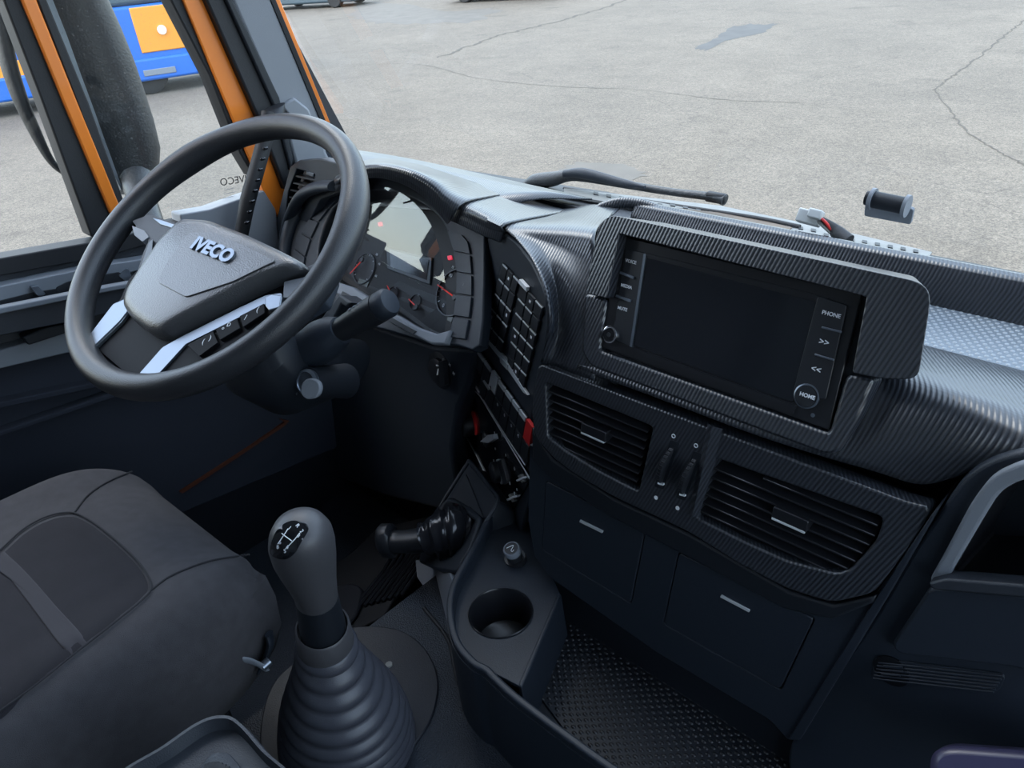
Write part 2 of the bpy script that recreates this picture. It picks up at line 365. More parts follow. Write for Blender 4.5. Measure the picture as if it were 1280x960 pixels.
ribbon('ground_crack', [(545, 72), (580, 60), (620, 45), (650, 38), (690, 28), (740, 14), (790, -2)], .07, M['crack'])
ribbon('ground_crack', [(1165, 112), (1190, 95), (1225, 70), (1255, 45), (1290, 18)], .02, M['crack'])
ribbon('ground_crack', [(350, 92), (420, 84), (520, 80), (600, 98), (700, 108), (800, 112), (900, 124), (1000, 128)], .010, M['crack'], 90)
ribbon('ground_crack', [(1170, 112), (1205, 160), (1250, 190), (1300, 215)], .015, M['crack'])
def blot(nm, pts, m, z=.003):
    q = cat(pts, 60, True); c = sum(q, V((0, 0)))/60
    return link(nm, mesh([Z(*(c+(V((p.x, p.y))-c)*random.uniform(.86, 1.1)), GZ+z) for p in q], [tuple(range(60))]), m, gr_)
blot('ground_stain', [(866, 60), (890, 50), (915, 34), (945, 30), (970, 30), (955, 40), (930, 46), (905, 52), (885, 62)], M['stain'])
blot('ground_stain', [(700, 210), (740, 202), (790, 208), (806, 220), (770, 228), (720, 224)], M['stain2'])
blot('ground_stain', [(440, 8), (500, 4), (560, 14), (620, 10), (600, 26), (520, 30), (450, 26)], M['stain2'])

# ---------------------------------------------------------------- cab structure
f = link('floor', mesh([V((-.84, -.9, -.98)), V((.78, -.9, -.98)), V((.78, 1.0, -.98)), V((-.84, 1.0, -.98)), V((-.90, -.9, -1.22)), V((-.90, 1.0, -1.22)), V((-1.47, -.9, -1.22)), V((-1.47, 1.0, -1.22)),
                      V((-.84, -.9, -1.3)), V((.78, -.9, -1.3)), V((.78, 1, -1.3)), V((-1.47, -.9, -1.3)), V((-1.47, 1, -1.3))],
         [(0, 1, 2, 3), (4, 0, 3, 5), (6, 4, 5, 7), (9, 1, 2, 10), (11, 9, 10, 12)]), M['tunnel'], None, kind='structure', smooth=20)
# firewall, footwell slope, roof, rear wall, right side
def quad(name, pts, m, t=.02, **k):
    o = link(name, mesh(pts, [tuple(range(len(pts)))]), m, None, kind='structure', **k); return solid(o, t, 0)
quad('wall_front', [(-1.47, .98, -1.3), (.78, .98, -1.3), (.78, .98, -.43), (-1.47, .98, -.46)], M['dash_dark'])
quad('wall_front_slope', [(-1.45, .98, -.9), (-.6, .98, -.9), (-.6, .80, -1.22), (-1.45, .80, -1.22)], M['dash_dark'])
quad('ceiling', [(-1.47, -.9, .62), (.78, -.9, .62), (.78, .55, .62), (-1.47, .55, .62)], M['shell'])
quad('wall_back', [(-1.47, -.9, -1.3), (.78, -.9, -1.3), (.78, -.9, .62), (-1.47, -.9, .62)], M['shell'])
# unseen right side wall; door opening sized by the light it lets in
o = plate('wall_right', Frame((.76, 0, 0), (0, -1, 0), (0, 0, 1)), [[(-.97, -1.3), (.9, -1.3), (.9, .62), (-.6, .62), (-.97, -.35)], [(-.93, -.72), (.30, -.72), (.30, .46), (-.62, .46), (-.93, -.36)]], -.02, .02, M['shell'], px=False, kind='structure')
# windscreen: glass, header
ws = [V((-1.40, .945, -.40)), V((.72, .945, -.40)), V((.70, .60, .60)), V((-1.36, .60, .60))]
g = link('window_1', mesh(ws, [(0, 1, 2, 3)]), M['glass'], None, kind='structure')
quad('ceiling_header', [(-1.47, .54, .62), (.78, .54, .62), (.78, .60, .55), (-1.47, .60, .55)], M['shell'])
quad('trim_pillar_right', [(.70, .95, -.40), (.78, .90, -.40), (.78, .50, .62), (.69, .60, .60)], M['grey_trim'])

# ---------------------------------------------------------------- driver's door
door = thing('door_1', None, None, (-1.45, .3, -1.2), kind='structure')
F0 = FL
def dslab(name, pts, h0, h1, m, r=.004, b=.003, parent=door, **k): return slab(name, F0, pts, h0, h1, m, parent, r=r, bevel=b, **k)
L = lambda p: p
# window rail under the glass, armrest ledge, lower skin
dslab('window_seal', [(-160, 349), (0, 323), (135, 299), (320, 254), (322, 266), (135, 320), (0, 345), (-160, 372)], -.03, .012, M['rubber'])
dslab('upper_panel', [(-160, 365), (0, 343), (135, 318), (330, 262), (360, 300), (300, 420), (0, 490), (-160, 520)], -.04, .0, M['door'])
dslab('grab_rail', [(-160, 395), (0, 358), (120, 333), (190, 322), (196, 330), (120, 356), (0, 384), (-160, 416)], .0, .03, M['grey_trim'], b=.006)  # lighter grey than the door puts the rail's highlight into its colour
dslab('armrest_highlight', [(-160, 422), (0, 385), (110, 363), (205, 346), (206, 351), (110, 370), (0, 393), (-160, 430)], .05, .068, M['grey_trim'], b=.005)  # added grey strip, a painted highlight along the armrest's top edge
dslab('rail_pocket', [(-150, 400), (0, 376), (40, 366), (95, 357), (100, 362), (40, 380), (0, 388), (-150, 412)], .0, .032, M['dash_dark'])
dslab('window_switch', [(38, 359), (48, 357), (58, 368), (48, 371)], .02, .04, M['silver'])
dslab('door_lever', [(148, 345), (160, 335), (168, 352), (150, 372), (140, 372), (158, 352)], .02, .035, M['silver'])
dslab('lever_recess', [(70, 360), (86, 352), (150, 340), (160, 352), (100, 368), (74, 372)], .02, .033, M['dash_dark'])
dslab('armrest', [(-160, 425), (0, 388), (110, 366), (210, 348), (210, 372), (110, 398), (0, 420), (-160, 455)], .0, .06, M['door'], b=.012)
dslab('pocket_shelf', [(-160, 480), (0, 438), (90, 412), (110, 425), (90, 440), (0, 461), (-160, 500)], .0, .03, M['grey_trim'], b=.006)
dslab('pocket_block', [(28, 422), (56, 410), (86, 404), (90, 414), (60, 424), (36, 432)], .02, .045, M['dash_dark'])
dslab('lower_skin', [(-160, 490), (0, 455), (110, 425), (340, 330), (520, 360), (420, 560), (230, 640), (0, 760), (-160, 800)], -.04, .006, M['door_cloth'])
dslab('ledge', [(-160, 540), (0, 503), (120, 478), (240, 440), (240, 446), (120, 485), (0, 511), (-160, 550)], .0, .03, M['door_cloth'], b=.006)
dslab('ledge', [(-160, 590), (0, 540), (140, 492), (250, 462), (250, 467), (140, 498), (0, 546), (-160, 597)], .0, .03, M['door_cloth'], b=.005)
dslab('sill_strip', [(225, 615), (310, 560), (356, 528), (350, 524), (362, 526), (355, 533), (300, 570), (228, 617)], .0, .012, M['sill'], b=.002, r=.001)
# window divider: seal, painted strip, seal
dslab('divider_seal', [(-150, -400), (-110, -400), (30, 0), (95, 150), (148, 281), (130, 302), (114, 296), (50, 120), (4, 0)], -.03, .012, M['rubber'], r=0)
dslab('divider_strip', [(-115, -400), (-95, -400), (46, 0), (98, 130), (152, 262), (143, 277), (134, 258), (77, 122), (27, 0)], -.0, .020, M['orange'], r=0)
dslab('divider_seal', [(-97, -400), (-82, -400), (59, 0), (112, 130), (157, 256), (150, 270), (140, 246), (92, 118), (46, 0)], -.02, .014, M['rubber'], r=0)
dslab('sill_cap', [(225, 268), (262, 262), (330, 238), (345, 262), (352, 330), (235, 330)], -.02, .02, M['pillar'], b=.006)
# front edge of the window: seal, painted jamb, seal
dslab('window_seal', [(20, -400), (38, -400), (229, 0), (270, 93), (315, 196), (318, 222), (300, 192), (262, 95), (213, 0)], -.03, .012, M['rubber'], r=0)
for nm, hh in (('quarter_pane', [(48, -60), (214, -60), (214, 0), (265, 97), (320, 222), (320, 258), (140, 300), (46, 0)]), ('drop_pane', [(-600, -60), (0, -60), (10, 0), (60, 130), (132, 304), (-600, 420)])):
    o = link(nm, mesh([F0.px(*p, -.012) for p in hh], [tuple(range(len(hh)))]), M['glass' if nm == 'drop_pane' else 'dusty'], door)
text('window_lettering', 'IVECO', F0, 292, 226, .020, M['rubber'], door, h=-.010, rot=math.radians(-7), mirror=True)
for i, (yy, wd) in enumerate(((236, 30), (241, 24), (246, 28))):
    text('window_lettering', '----------'[:6+i], F0, 286, yy, .010, M['grey_trim'], door, h=-.010, rot=math.radians(-4), mirror=True)
# left side wall behind the door and the pillar
o = plate('wall_left', Frame((-1.47, 0, 0), (0, 1, 0), (0, 0, 1)), [[(-.9, -1.3), (1.0, -1.3), (1.0, -.45), (.97, -.36), (.60, .62), (-.9, .62)], [(-.25, -.45), (.80, -.475), (.68, -.05), (.50, .45), (-.25, .45)]], -.01, .01, M['dash_dark'], px=False, kind='structure')

pil = thing('trim_1', None, None, (-1.42, .85, -.45), kind='structure')
FA = Frame((-1.435, .8, -.3), (0, 1, 0), (0, 0, 1))
slab('jamb', FA, [(38, -400), (72, -400), (259, 0), (324, 150), (358, 240), (360, 268), (348, 272), (330, 240), (308, 190), (229, 0)], -.03, .004, M['orange'], pil, bevel=.002)
FA2 = Frame((-1.425, .8, -.3), (0, 1, 0), (0, 0, 1))
slab('pillar_seal', FA2, [(70, -400), (100, -400), (286, 0), (346, 125), (366, 215), (357, 238), (324, 150), (258, 0)], -.02, .010, M['rubber'], pil, bevel=.004)
slab('pillar_seal', FA2, [(94, -400), (108, -400), (292, 0), (350, 122), (368, 200), (364, 214), (342, 132), (282, 0)], -.02, .018, M['dash_dark'], pil, bevel=.004)
FA3 = Frame((-1.41, .86, -.3), (.25, 1, 0), (0, 0, 1))
slab('pillar_cover', FA3, [(110, -400), (172, -400), (340, 0), (402, 152), (408, 190), (420, 215), (372, 215), (352, 140), (290, 0)], -.03, .010, M['pillar'], pil, bevel=.006, seg=3)
slab('cover_recess', FA3, [(352, 132), (368, 122), (386, 136), (392, 150), (366, 150)], .008, .022, M['pillar'], pil, bevel=.004)
slab('windscreen_seal', FA3, [(170, -400), (177, -400), (345, 0), (407, 150), (401, 152), (338, 0)], -.03, .012, M['rubber'], pil, bevel=.001)
slab('outer_jamb', FA3, [(177, -400), (183, -400), (350, 0), (413, 154), (407, 152), (344, 0)], -.06, .004, M['orange'], pil, bevel=.001)
slab('pillar_foot', FA3, [(352, 190), (410, 180), (440, 205), (400, 222), (362, 225)], -.03, .0, M['dash'], pil, bevel=.004)

# ---------------------------------------------------------------- grab handle on the pillar
gh = thing('grab_handle', 'black ribbed grab handle upright beside the orange door jamb', 'handle', X(320, 290, -1.36))
tube('grip', [X(335, 140, -1.36), X(332, 170, -1.355), X(320, 215, -1.35), X(310, 250, -1.355), X(302, 292, -1.37)], [.012, .0145, .0145, .0145, .013], M['rubber'], gh, n=14)
rings('end_cap', [(X(343, 134, -1.38)+V((0, 0, .0)), V((0, .022, .004)), V((.016, 0, 0))), (X(340, 146, -1.37), V((0, .028, .004)), V((.018, 0, 0))), (X(334, 160, -1.36), V((0, .018, 0)), V((.015, 0, 0)))], M['dash_dark'], gh, n=20)
for i in range(9):
    t = i/8; p = X(334-26*t + 1, 172+106*t, -1.337)
    box('grip_rib', p, (.006, .011, .0055), M['gloss'], gh, bevel=.002, seg=1)

# ---------------------------------------------------------------- outside mirror and bracket, seen through the glass
mr = thing('door_mirror', 'tall black dusty outside mirror housing behind the quarter glass', 'mirror', (-1.75, .55, -.42))
XM = -1.72
secs = []
for (lx, ly, rx_, ry_) in ((48, -60, 122, -60), (66, 0, 146, 0), (82, 45, 162, 36), (98, 90, 178, 76), (113, 130, 190, 112), (128, 172, 202, 150), (140, 205, 210, 185), (149, 232, 208, 212), (156, 246, 198, 232)):
    a, b = X(lx, ly, XM), X(rx_, ry_, XM); c = (a+b)/2; d = (b-a)/2
    secs.append((c + V((-.05, 0, 0)), d, V((.06, 0, 0))))
rings('housing', secs, M['mirror_dark'], mr, n=28)
mf = [X(lx, ly, XM+.004) for lx, ly in ((56, -30), (66, 0), (84, 45), (100, 90), (115, 130), (130, 172), (142, 205), (151, 230), (156, 238), (152, 238), (144, 222), (122, 172), (92, 92), (58, 0), (50, -30))]
prism('bright_gap_strip', [p + V((-.03, 0, 0)) for p in mf], mf, M['silver'], mr)  # silver strip standing in for bright ground seen between seal and housing
tube('bracket', [X(172, 225, -1.72), X(178, 250, -1.66), X(190, 285, -1.58)], [.035, .028, .026], M['mirror_dark'], mr)
ar = thing('mirror_arm', 'curved black mirror arm outside the far left window pane', 'mirror arm', X(70, 200, -1.8))
tube('arm', [X(-14, -50, -1.8), X(-4, 0, -1.8), X(6, 60, -1.8), X(22, 115, -1.8), X(44, 165, -1.8), X(66, 204, -1.8), X(92, 224, -1.8)], [.028, .026, .022, .020, .016, .010, .006], M['mirror_dark'], ar, n=14, sq=.7)

# ---------------------------------------------------------------- vehicles in the yard
def wheel_out(root, c, r, ax):
    ax = V(ax).normalized(); u = V((0, 0, 1)); v = ax.cross(u)
    rings('wheel', [(c - ax*.15, u*r*.9, v*r*.9), (c-ax*.12, u*r, v*r), (c + ax*.12, u*r, v*r), (c+ax*.15, u*r*.9, v*r*.9), (c+ax*.13, u*r*.5, v*r*.5)], M['tyre'], root, n=24)
tr = thing('parked_truck', 'blue and orange truck parked beyond the door glass', 'truck', (-19, 7.5, GZ))
d = V((.30, -.95, 0)).normalized()                      # the way its side runs across the view
base = V((-18.2, 8.0, GZ))
uu = V((-.33, -.94, 0)).normalized(); nn = V((.94, -.33, 0)); FT_ = Frame(V((-17.5, 8.0, GZ)), (uu.x*-1, uu.y*-1, 0), (0, 0, 1))
if FT_.n.x < 0: FT_ = Frame(V((-17.5, 8.0, GZ)), (uu.x, uu.y, 0), (0, 0, 1))
def tbox(name, a0, a1, z0, z1, h0, h1, m, b=.03):
    q = [(a0, z0), (a1, z0), (a1, z1), (a0, z1)]
    return prism(name, [FT_.pt(*p, h0) for p in q], [FT_.pt(*p, h1) for p in q], m, tr, b)
FT_ = Frame(V((-17.5, 8.0, GZ)), (.33, .94, 0), (0, 0, 1))
tbox('body', -6.0, .75, .45, 1.72, -2.3, 0, M['blue'], .06)
tbox('bumper', -6.05, .78, .28, .72, -2.3, .08, M['blue'], .05)
tbox('cab_glass', -5.9, .7, 1.72, 2.6, -2.2, -.06, M['truck_dark'], .08)
tbox('roof', -6.0, .75, 2.6, 3.0, -2.3, 0, M['blue'], .08)
tbox('orange_hatch', -.86, .62, .82, 1.68, -.02, .03, M['truck_orange'], .02)
tbox('orange_hatch', -3.9, -2.98, .55, 1.0, -.02, .03, M['truck_orange'], .02)
tbox('number_plate', -.95, -.3, .38, .50, .06, .10, M['grey_trim'], .01)
rings('fuel_cap', [(FT_.pt(-.35, 1.22, .02), FT_.u*.09, FT_.v*.09), (FT_.pt(-.35, 1.22, .08), FT_.u*.09, FT_.v*.09)], M['white'], tr, n=20)
for a_ in (-5.0, -.9):
    for h_ in (-.2, -2.1): wheel_out(tr, FT_.pt(a_, .45, h_), .45, FT_.n)
def far_van(label, p, ang, s):
    v = thing('parked_van', label, 'van', p)
    u = V((math.cos(ang), math.sin(ang), 0)); F = Frame(V(p), u, (0, 0, 1))
    prof = [(-2.6, .20), (2.6, .20), (2.6, 1.1), (1.9, 1.35), (1.3, 2.1), (-2.6, 2.2)]
    prism('body', [F.pt(a, b, -1) for a, b in prof], [F.pt(a, b, 1) for a, b in prof], M[s], v, .08)
    gl = [(1.75, 1.35), (1.25, 1.95), (.3, 1.98), (.3, 1.35)]
    prism('side_window', [F.pt(a, b, .98) for a, b in gl], [F.pt(a, b, 1.02) for a, b in gl], M['gloss'], v)
    for a in (-1.7, 1.7):
        for h in (-.9, .9): wheel_out(v, F.pt(a, .35, h), .35, F.n)
p1_ = Z(385, 14, GZ); p2_ = Z(455, 6, GZ); p3_ = Z(610, 8, GZ)
far_van('dark teal van at the far edge of the yard, nearest the windscreen pillar', p1_ + V((-1.5, 1.5, 0)), math.radians(20), 'truck_dark')
far_van('dark van farthest from the windscreen pillar, only its underside showing', p3_ + V((-1.0, 2.5, 0)), math.radians(15), 'truck_dark')

# ---------------------------------------------------------------- cowl, wiper and strip outside the windscreen
wp = thing('windscreen_wiper', 'black windscreen wiper arm parked along the base of the glass', 'wiper', Y(700, 235, 1.05))
Yw = 1.06
tube('arm', [Y(655, 240, Yw), Y(668, 228, Yw), Y(690, 224, Yw), Y(720, 220, Yw), Y(790, 232, Yw), Y(840, 240, Yw), Y(890, 246, Yw), Y(906, 250, Yw)], [.010, .015, .014, .009, .0065, .006, .0065, .009], M['mirror_dark'], wp, sq=1.2)
tube('arm_cover', [Y(706, 217, Yw-.015), Y(730, 217, Yw-.015), Y(780, 229, Yw-.015), Y(806, 234, Yw-.015)], [.007, .010, .007, .003], M['dash'], wp)
rings('pivot', [(Y(672, 240, Yw)+V((0, 0, -.02)), V((.022, 0, 0)), V((0, .022, 0))), (Y(672, 240, Yw)+V((0, 0, .012)), V((.02, 0, 0)), V((0, .02, 0)))], M['rubber'], wp, n=20)
tube('blade', [Y(705, 236, Yw+.02), Y(820, 254, Yw+.02), Y(940, 272, Yw+.02), Y(1000, 284, Yw+.02)], .004, M['rubber'], wp)
box('blade_joint', Y(895, 247, Yw), (.035, .014, .016), M['rubber'], wp, .004)
cw = thing('cowl', None, None, (-.3, 1.05, -.43), kind='structure')
FCW = Frame((0, 1.0, -.415), (1, 0, .0), (0, .25, -.05))
for nm, pts, m, h in (('cowl_edge', [(500, 205), (560, 218), (740, 258), (735, 262), (560, 224), (500, 212)], 'rubber', .008), ('metal_strip', [(705, 235), (900, 257), (1050, 288), (1165, 315), (1160, 323), (1040, 303), (900, 277), (705, 243)], 'zinc', .004), ('rust_strip', [(840, 259), (920, 268), (990, 284), (985, 288), (915, 274), (840, 264)], 'brown', .006)):
    slab(nm, FCW, pts, 0, h, M[m], cw)
for i in range(26):                                     # slots in the metal strip
    t = i/25; px_, py_ = 742+t*400, 241+t*72+(-3 if .2 < t < .7 else 0)
    slab('slot', FCW, [(px_, py_-1.8), (px_+6, py_-.8), (px_+6, py_+2.4), (px_, py_+1.4)], .003, .0055, M['dash_dark'], cw)
slab('scuttle_panel', FCW, [(500, 200), (760, 240), (1300, 345), (1340, 380), (800, 290), (500, 230)], -.02, -.004, M['dash_dark'], cw)
cn = thing('cable_connector', 'white plastic connector on a dark cable at the windscreen base', 'connector', Y(1015, 272, .97))
Fc = Frame(Y(1014, 272, .96), (1, .1, -.12), (0, .5, 1))
box('plug', Y(1012, 272, .965), (.030, .018, .02), M['conn'], cn, .002, Fc); box('plug', Y(1020, 268, .958), (.018, .012, .018), M['conn'], cn, .002, Fc)
tube('cable', [Y(1024, 272, .965), Y(1036, 280, .96), Y(1046, 290, .96), Y(1060, 302, .955)], [.003, .005, .009, .010], M['rubber'], cn)
tube('wire', [Y(1020, 270, .96), Y(1030, 276, .955), Y(1040, 288, .955)], .002, M['red'], cn)
tube('wire', [Y(1020, 274, .96), Y(1028, 282, .955), Y(1038, 291, .955)], .002, M['zinc'], cn)
# small holder stuck on the windscreen
mh = thing('screen_holder', 'small grey clip holder stuck to the windscreen glass', 'holder', Y(1112, 262, .90))
Fm = Frame(Y(1112, 258, .905), (1, 0, -.02), (0, -.30, 1))
slab('backplate', Fm, [(1082, 248), (1142, 262), (1138, 281), (1080, 270)], -.004, .001, M['grey_trim'], mh, r=.003, bevel=.0006)
cc = Fm.ab(1110, 252, .008); e1 = Fm.px(1086, 248, .010); e2 = Fm.px(1134, 258, .010)
tube('roller', [e1, e2], .0095, M['dash_dark'], mh, samples=0, n=20)
for e in (e1.lerp(e2, .04), e1.lerp(e2, .93)): tube('end_ring', [e, e+(e2-e1).normalized()*.004], .0125, M['grey_trim'], mh, samples=0, n=20)
tube('pin', [e1.lerp(e2, -.07), e1], .008, M['dash_dark'], mh, samples=0, n=16)
# ---------------------------------------------------------------- dashboard shell
dash = thing('dashboard', 'black dashboard moulding wrapped in carbon-look twill film', 'dashboard', (-.36, .75, -.5))
CB = M['carbon']
def S(px, py, h=0): return FS.px(px, py, h)
# left flank of the centre stack: edge runs along the switch panel, surface goes back to the windscreen
loft('flank_cover', [
    [Y(700, 262, .91), Y(722, 260, .91), Y(745, 258, .91), Y(775, 262, .91)],
    [Y(664, 274, .78), Y(700, 273, .80), Y(735, 270, .82), Y(760, 275, .82)],
    [S(631, 283), Y(664, 285, .71), Y(705, 287, .72), Y(745, 292, .72)],
    [S(645, 300), Y(672, 303, .69), Y(705, 312, .695), Y(745, 325, .695)],
    [S(664, 325), Y(685, 330, .668), Y(712, 345, .668), Y(745, 365, .668)],
    [S(680, 362), Y(695, 368, .652), Y(716, 380, .648), Y(745, 400, .648)],
    [S(685, 405), Y(697, 412, .638), Y(716, 425, .632), Y(745, 445, .632)],
    [S(676, 450), Y(690, 455, .622), Y(712, 464, .621), Y(745, 476, .62)]], CB, dash, nu=24, nv=36)
RR = lambda *a: [V(p) for p in a]
xs = [-.53, -.46, -.38, -.30, -.24, -.18, -.14, -.115, -.10, -.085, -.07, -.04, .0, .10, .25, .45, .73]
def lerp(a, b, t): return a+(b-a)*max(0, min(1, t))
rows = []
n_r = 9
for j in range(n_r):
    row = []
    for x in xs:
        cen = [(.79, -.415), (.75, -.41), (.72, -.405), (.70, -.40), (.685, -.41), (.67, -.425), (.652, -.443), (.634, -.458), (.621, -.473)]
        pas = [(.79, -.415), (.76, -.407), (.73, -.401), (.70, -.397), (.675, -.394), (.66, -.395), (.651, -.399), (.645, -.405), (.643, -.413)]
        t = max(0, min(1, (x+.30)/.20)); t = t*t*(3-2*t)
        y = lerp(cen[j][0], pas[j][0], t); z = lerp(cen[j][1], pas[j][1], t)
        # lower edge sweeps up from the centre stack to the passenger shelf
        if x < -.135: ze = -.472
        else:
            q = min(1, (x+.135)/.09); ze = -.480 + (.075)*math.sin(q*math.pi/2) + .012*min(1, max(0, x+.045)/.3)
        k = j/(n_r-1)
        if k > .5: z += (ze - lerp(cen[-1][1], pas[-1][1], t))*((k-.5)/.5)**1.5
        row.append(V((x, y, z)))
    rows.append(row)
loft('front_cover', rows, CB, dash, nu=90, nv=30)
# rolled edge under the passenger part
# rim along the windscreen
rim_ = [Y(735, 266, .90), Y(752, 258, .905), Y(775, 251, .915), Y(800, 249, .925)]
tube('rim_corner', [Y(738, 268, .88), Y(752, 260, .90), Y(775, 254, .913), Y(802, 256, .924), Y(825, 262, .926)], [.003, .008, .009, .009, .006], CB, dash, n=14)
q = [(.895, -.425), (.905, -.385), (.915, -.372), (.928, -.370), (.936, -.376), (.936, -.425)]
x0 = Y(795, 255, .92).x
prism('rear_rim', [V((x0, a, b)) for a, b in q], [V((.73, a, b)) for a, b in q], CB, dash, .003)
# dotted mat in the open tray
slab_q = [(-.60, .79), (.73, .79), (.73, .905), (-.60, .905)]
tm = thing('tray_mat', 'pale grey dotted mat in the dashboard tray behind the head unit', 'mat', (-.0, .85, -.418))
prism('base', [V((a, b, -.424)) for a, b in slab_q], [V((a, b, -.416)) for a, b in slab_q], mat('mat_base', (.15, .18, .21), .35), tm, .001)
def domes(name, F, us, vs_, rad, h, m, parent, stag=True, inside=None, n=6, elong=1):
    vt, fc = [], []
    for j, b in enumerate(vs_):
        for i, a in enumerate(us):
            a2 = a + ((us[1]-us[0])/2 if (stag and j % 2) else 0)
            if inside and not inside(a2, b): continue
            s = len(vt)
            for rr, hh in ((rad, 0), (rad*.75, h*.7)):
                for k in range(n): t = 2*math.pi*k/n; vt.append(F.pt(a2+math.cos(t)*rr*elong, b+math.sin(t)*rr, hh))
            vt.append(F.pt(a2, b, h))
            for k in range(n): k2 = (k+1) % n; fc += [(s+k, s+k2, s+n+k2, s+n+k), (s+n+k, s+n+k2, s+2*n)]
    me = bpy.data.meshes.new('m'); me.from_pydata([tuple(v) for v in vt], [], fc); me.update()
    return link(name, me, m, parent, kind='stuff', smooth=180)
Fmat = Frame((0, 0, -.4165), (1, 0, 0), (0, 1, 0))
domes('dots', Fmat, [-.28+i*.0085 for i in range(118)], [.796+i*.0062 for i in range(17)], .0029, .0014, mat('mat_dots', (.30, .33, .36), .3), tm)

# hood over the instruments
Yh = .72
loft('instrument_hood', [
    [Y(428, 214, .86), Y(470, 200, .86), Y(520, 207, .87), Y(560, 219, .88), Y(600, 232, .89), Y(640, 243, .90)],
    [Y(424, 219, .80), Y(468, 203, .80), Y(515, 211, .80), Y(560, 224, .80), Y(585, 240, .80), Y(608, 248, .80)],
    [Y(420, 224, .70), Y(463, 207, .70), Y(505, 211, .71), Y(540, 226, .72), Y(560, 243, .725), Y(578, 256, .73)],
    [Y(420, 232, .695), Y(462, 214, .69), Y(502, 219, .70), Y(534, 236, .71), Y(552, 254, .715), Y(566, 272, .72)],
    [Y(420, 238, .70), Y(462, 221, .695), Y(500, 227, .705), Y(530, 244, .715), Y(547, 262, .72), Y(561, 279, .725)]], CB, dash, nu=40, nv=26)
loft('hood_shoulder', [
    [Y(600, 232, .90), Y(640, 243, .905), Y(672, 252, .91), Y(702, 262, .91)],
    [Y(590, 241, .82), Y(630, 253, .82), Y(666, 262, .82), Y(700, 267, .84)],
    [Y(578, 255, .745), Y(595, 262, .73), Y(615, 272, .715), Y(634, 281, .70)],
    [Y(566, 266, .735), Y(590, 275, .722), Y(612, 285, .71), Y(632, 290, .70)],
    [Y(562, 274, .735), Y(585, 284, .724), Y(608, 295, .712), Y(627, 302, .705)]], CB, dash, nu=30, nv=22)
box('lower_cover', (.53, .68, -.72), (.46, .10, .62), M['dash'], dash, .01)
# carcass behind everything
box('carcass', (-.36, .84, -.66), (.80, .24, .46), M['dash_dark'], dash, .01)
prism('carcass', [V((-1.44, .80, -.62)), V((-1.44, .95, -.62)), V((-1.44, .95, -.42)), V((-1.44, .80, -.44))], [V((-.70, .80, -.62)), V((-.70, .95, -.62)), V((-.70, .95, -.42)), V((-.70, .80, -.44))], M['dash_dark'], dash)
loft('left_top', [[V((-1.46, .95, -.39)), V((-1.2, .95, -.385)), V((-.75, .93, -.385))], [V((-1.46, .86, -.40)), V((-1.2, .86, -.395)), V((-.8, .85, -.37))], [V((-1.40, .78, -.43)), V((-1.22, .80, -.43)), V((-.86, .80, -.39))]], CB, dash, nu=12, nv=8)

# ---------------------------------------------------------------- vent panel
vp = thing('centre_console', 'black centre stack holding two air vents and two storage lids below the screen', 'console', (-.36, .61, -.65))
LV = [(681.6, 478), (816, 533.7), (798, 614.5), (750, 590), (707, 564), (684, 546)]
RV = [(895, 573), (1104, 647), (1097, 672), (1077, 697), (1062, 712), (1044.5, 717), (983, 701), (925, 675), (870, 647)]
out = [(672, 454), (1137, 629), (1166, 634), (1150, 665), (1092, 742), (1040, 754), (985, 737), (925, 706), (860, 665), (768, 622), (720, 594), (690, 572), (668, 545), (664, 510)]
plate('vent_surround', FV, [out, LV, RV], -.022, 0, CB, vp, bevel=.0025, rs=[.012, .006, .006])
plate('vent_frame', Frame(FV.o, FV.u, FV.v), [out, LV, RV], -.045, -.020, M['dash_dark'], vp, bevel=.001, rs=[.012, .006, .006])
slab('backing', FV, out, -.075, -.045, M['dash_dark'], vp)
a0 = FV.ab(893, 532, 0); b0 = FV.ab(868, 644, 0)
q = [FV.pt(a0[0]-.008, a0[1], 0), FV.pt(a0[0]+.010, a0[1], 0), FV.pt(b0[0]+.006, b0[1], 0), FV.pt(b0[0]-.008, b0[1], 0)]
c1, c2 = FV.pt(a0[0], a0[1], .005), FV.pt(b0[0], b0[1], .005)
link('ridge', mesh([q[0], q[1], q[2], q[3], c1, c2], [(0, 4, 5, 3), (4, 1, 2, 5), (0, 1, 4), (3, 5, 2)]), CB, vp, smooth=20)
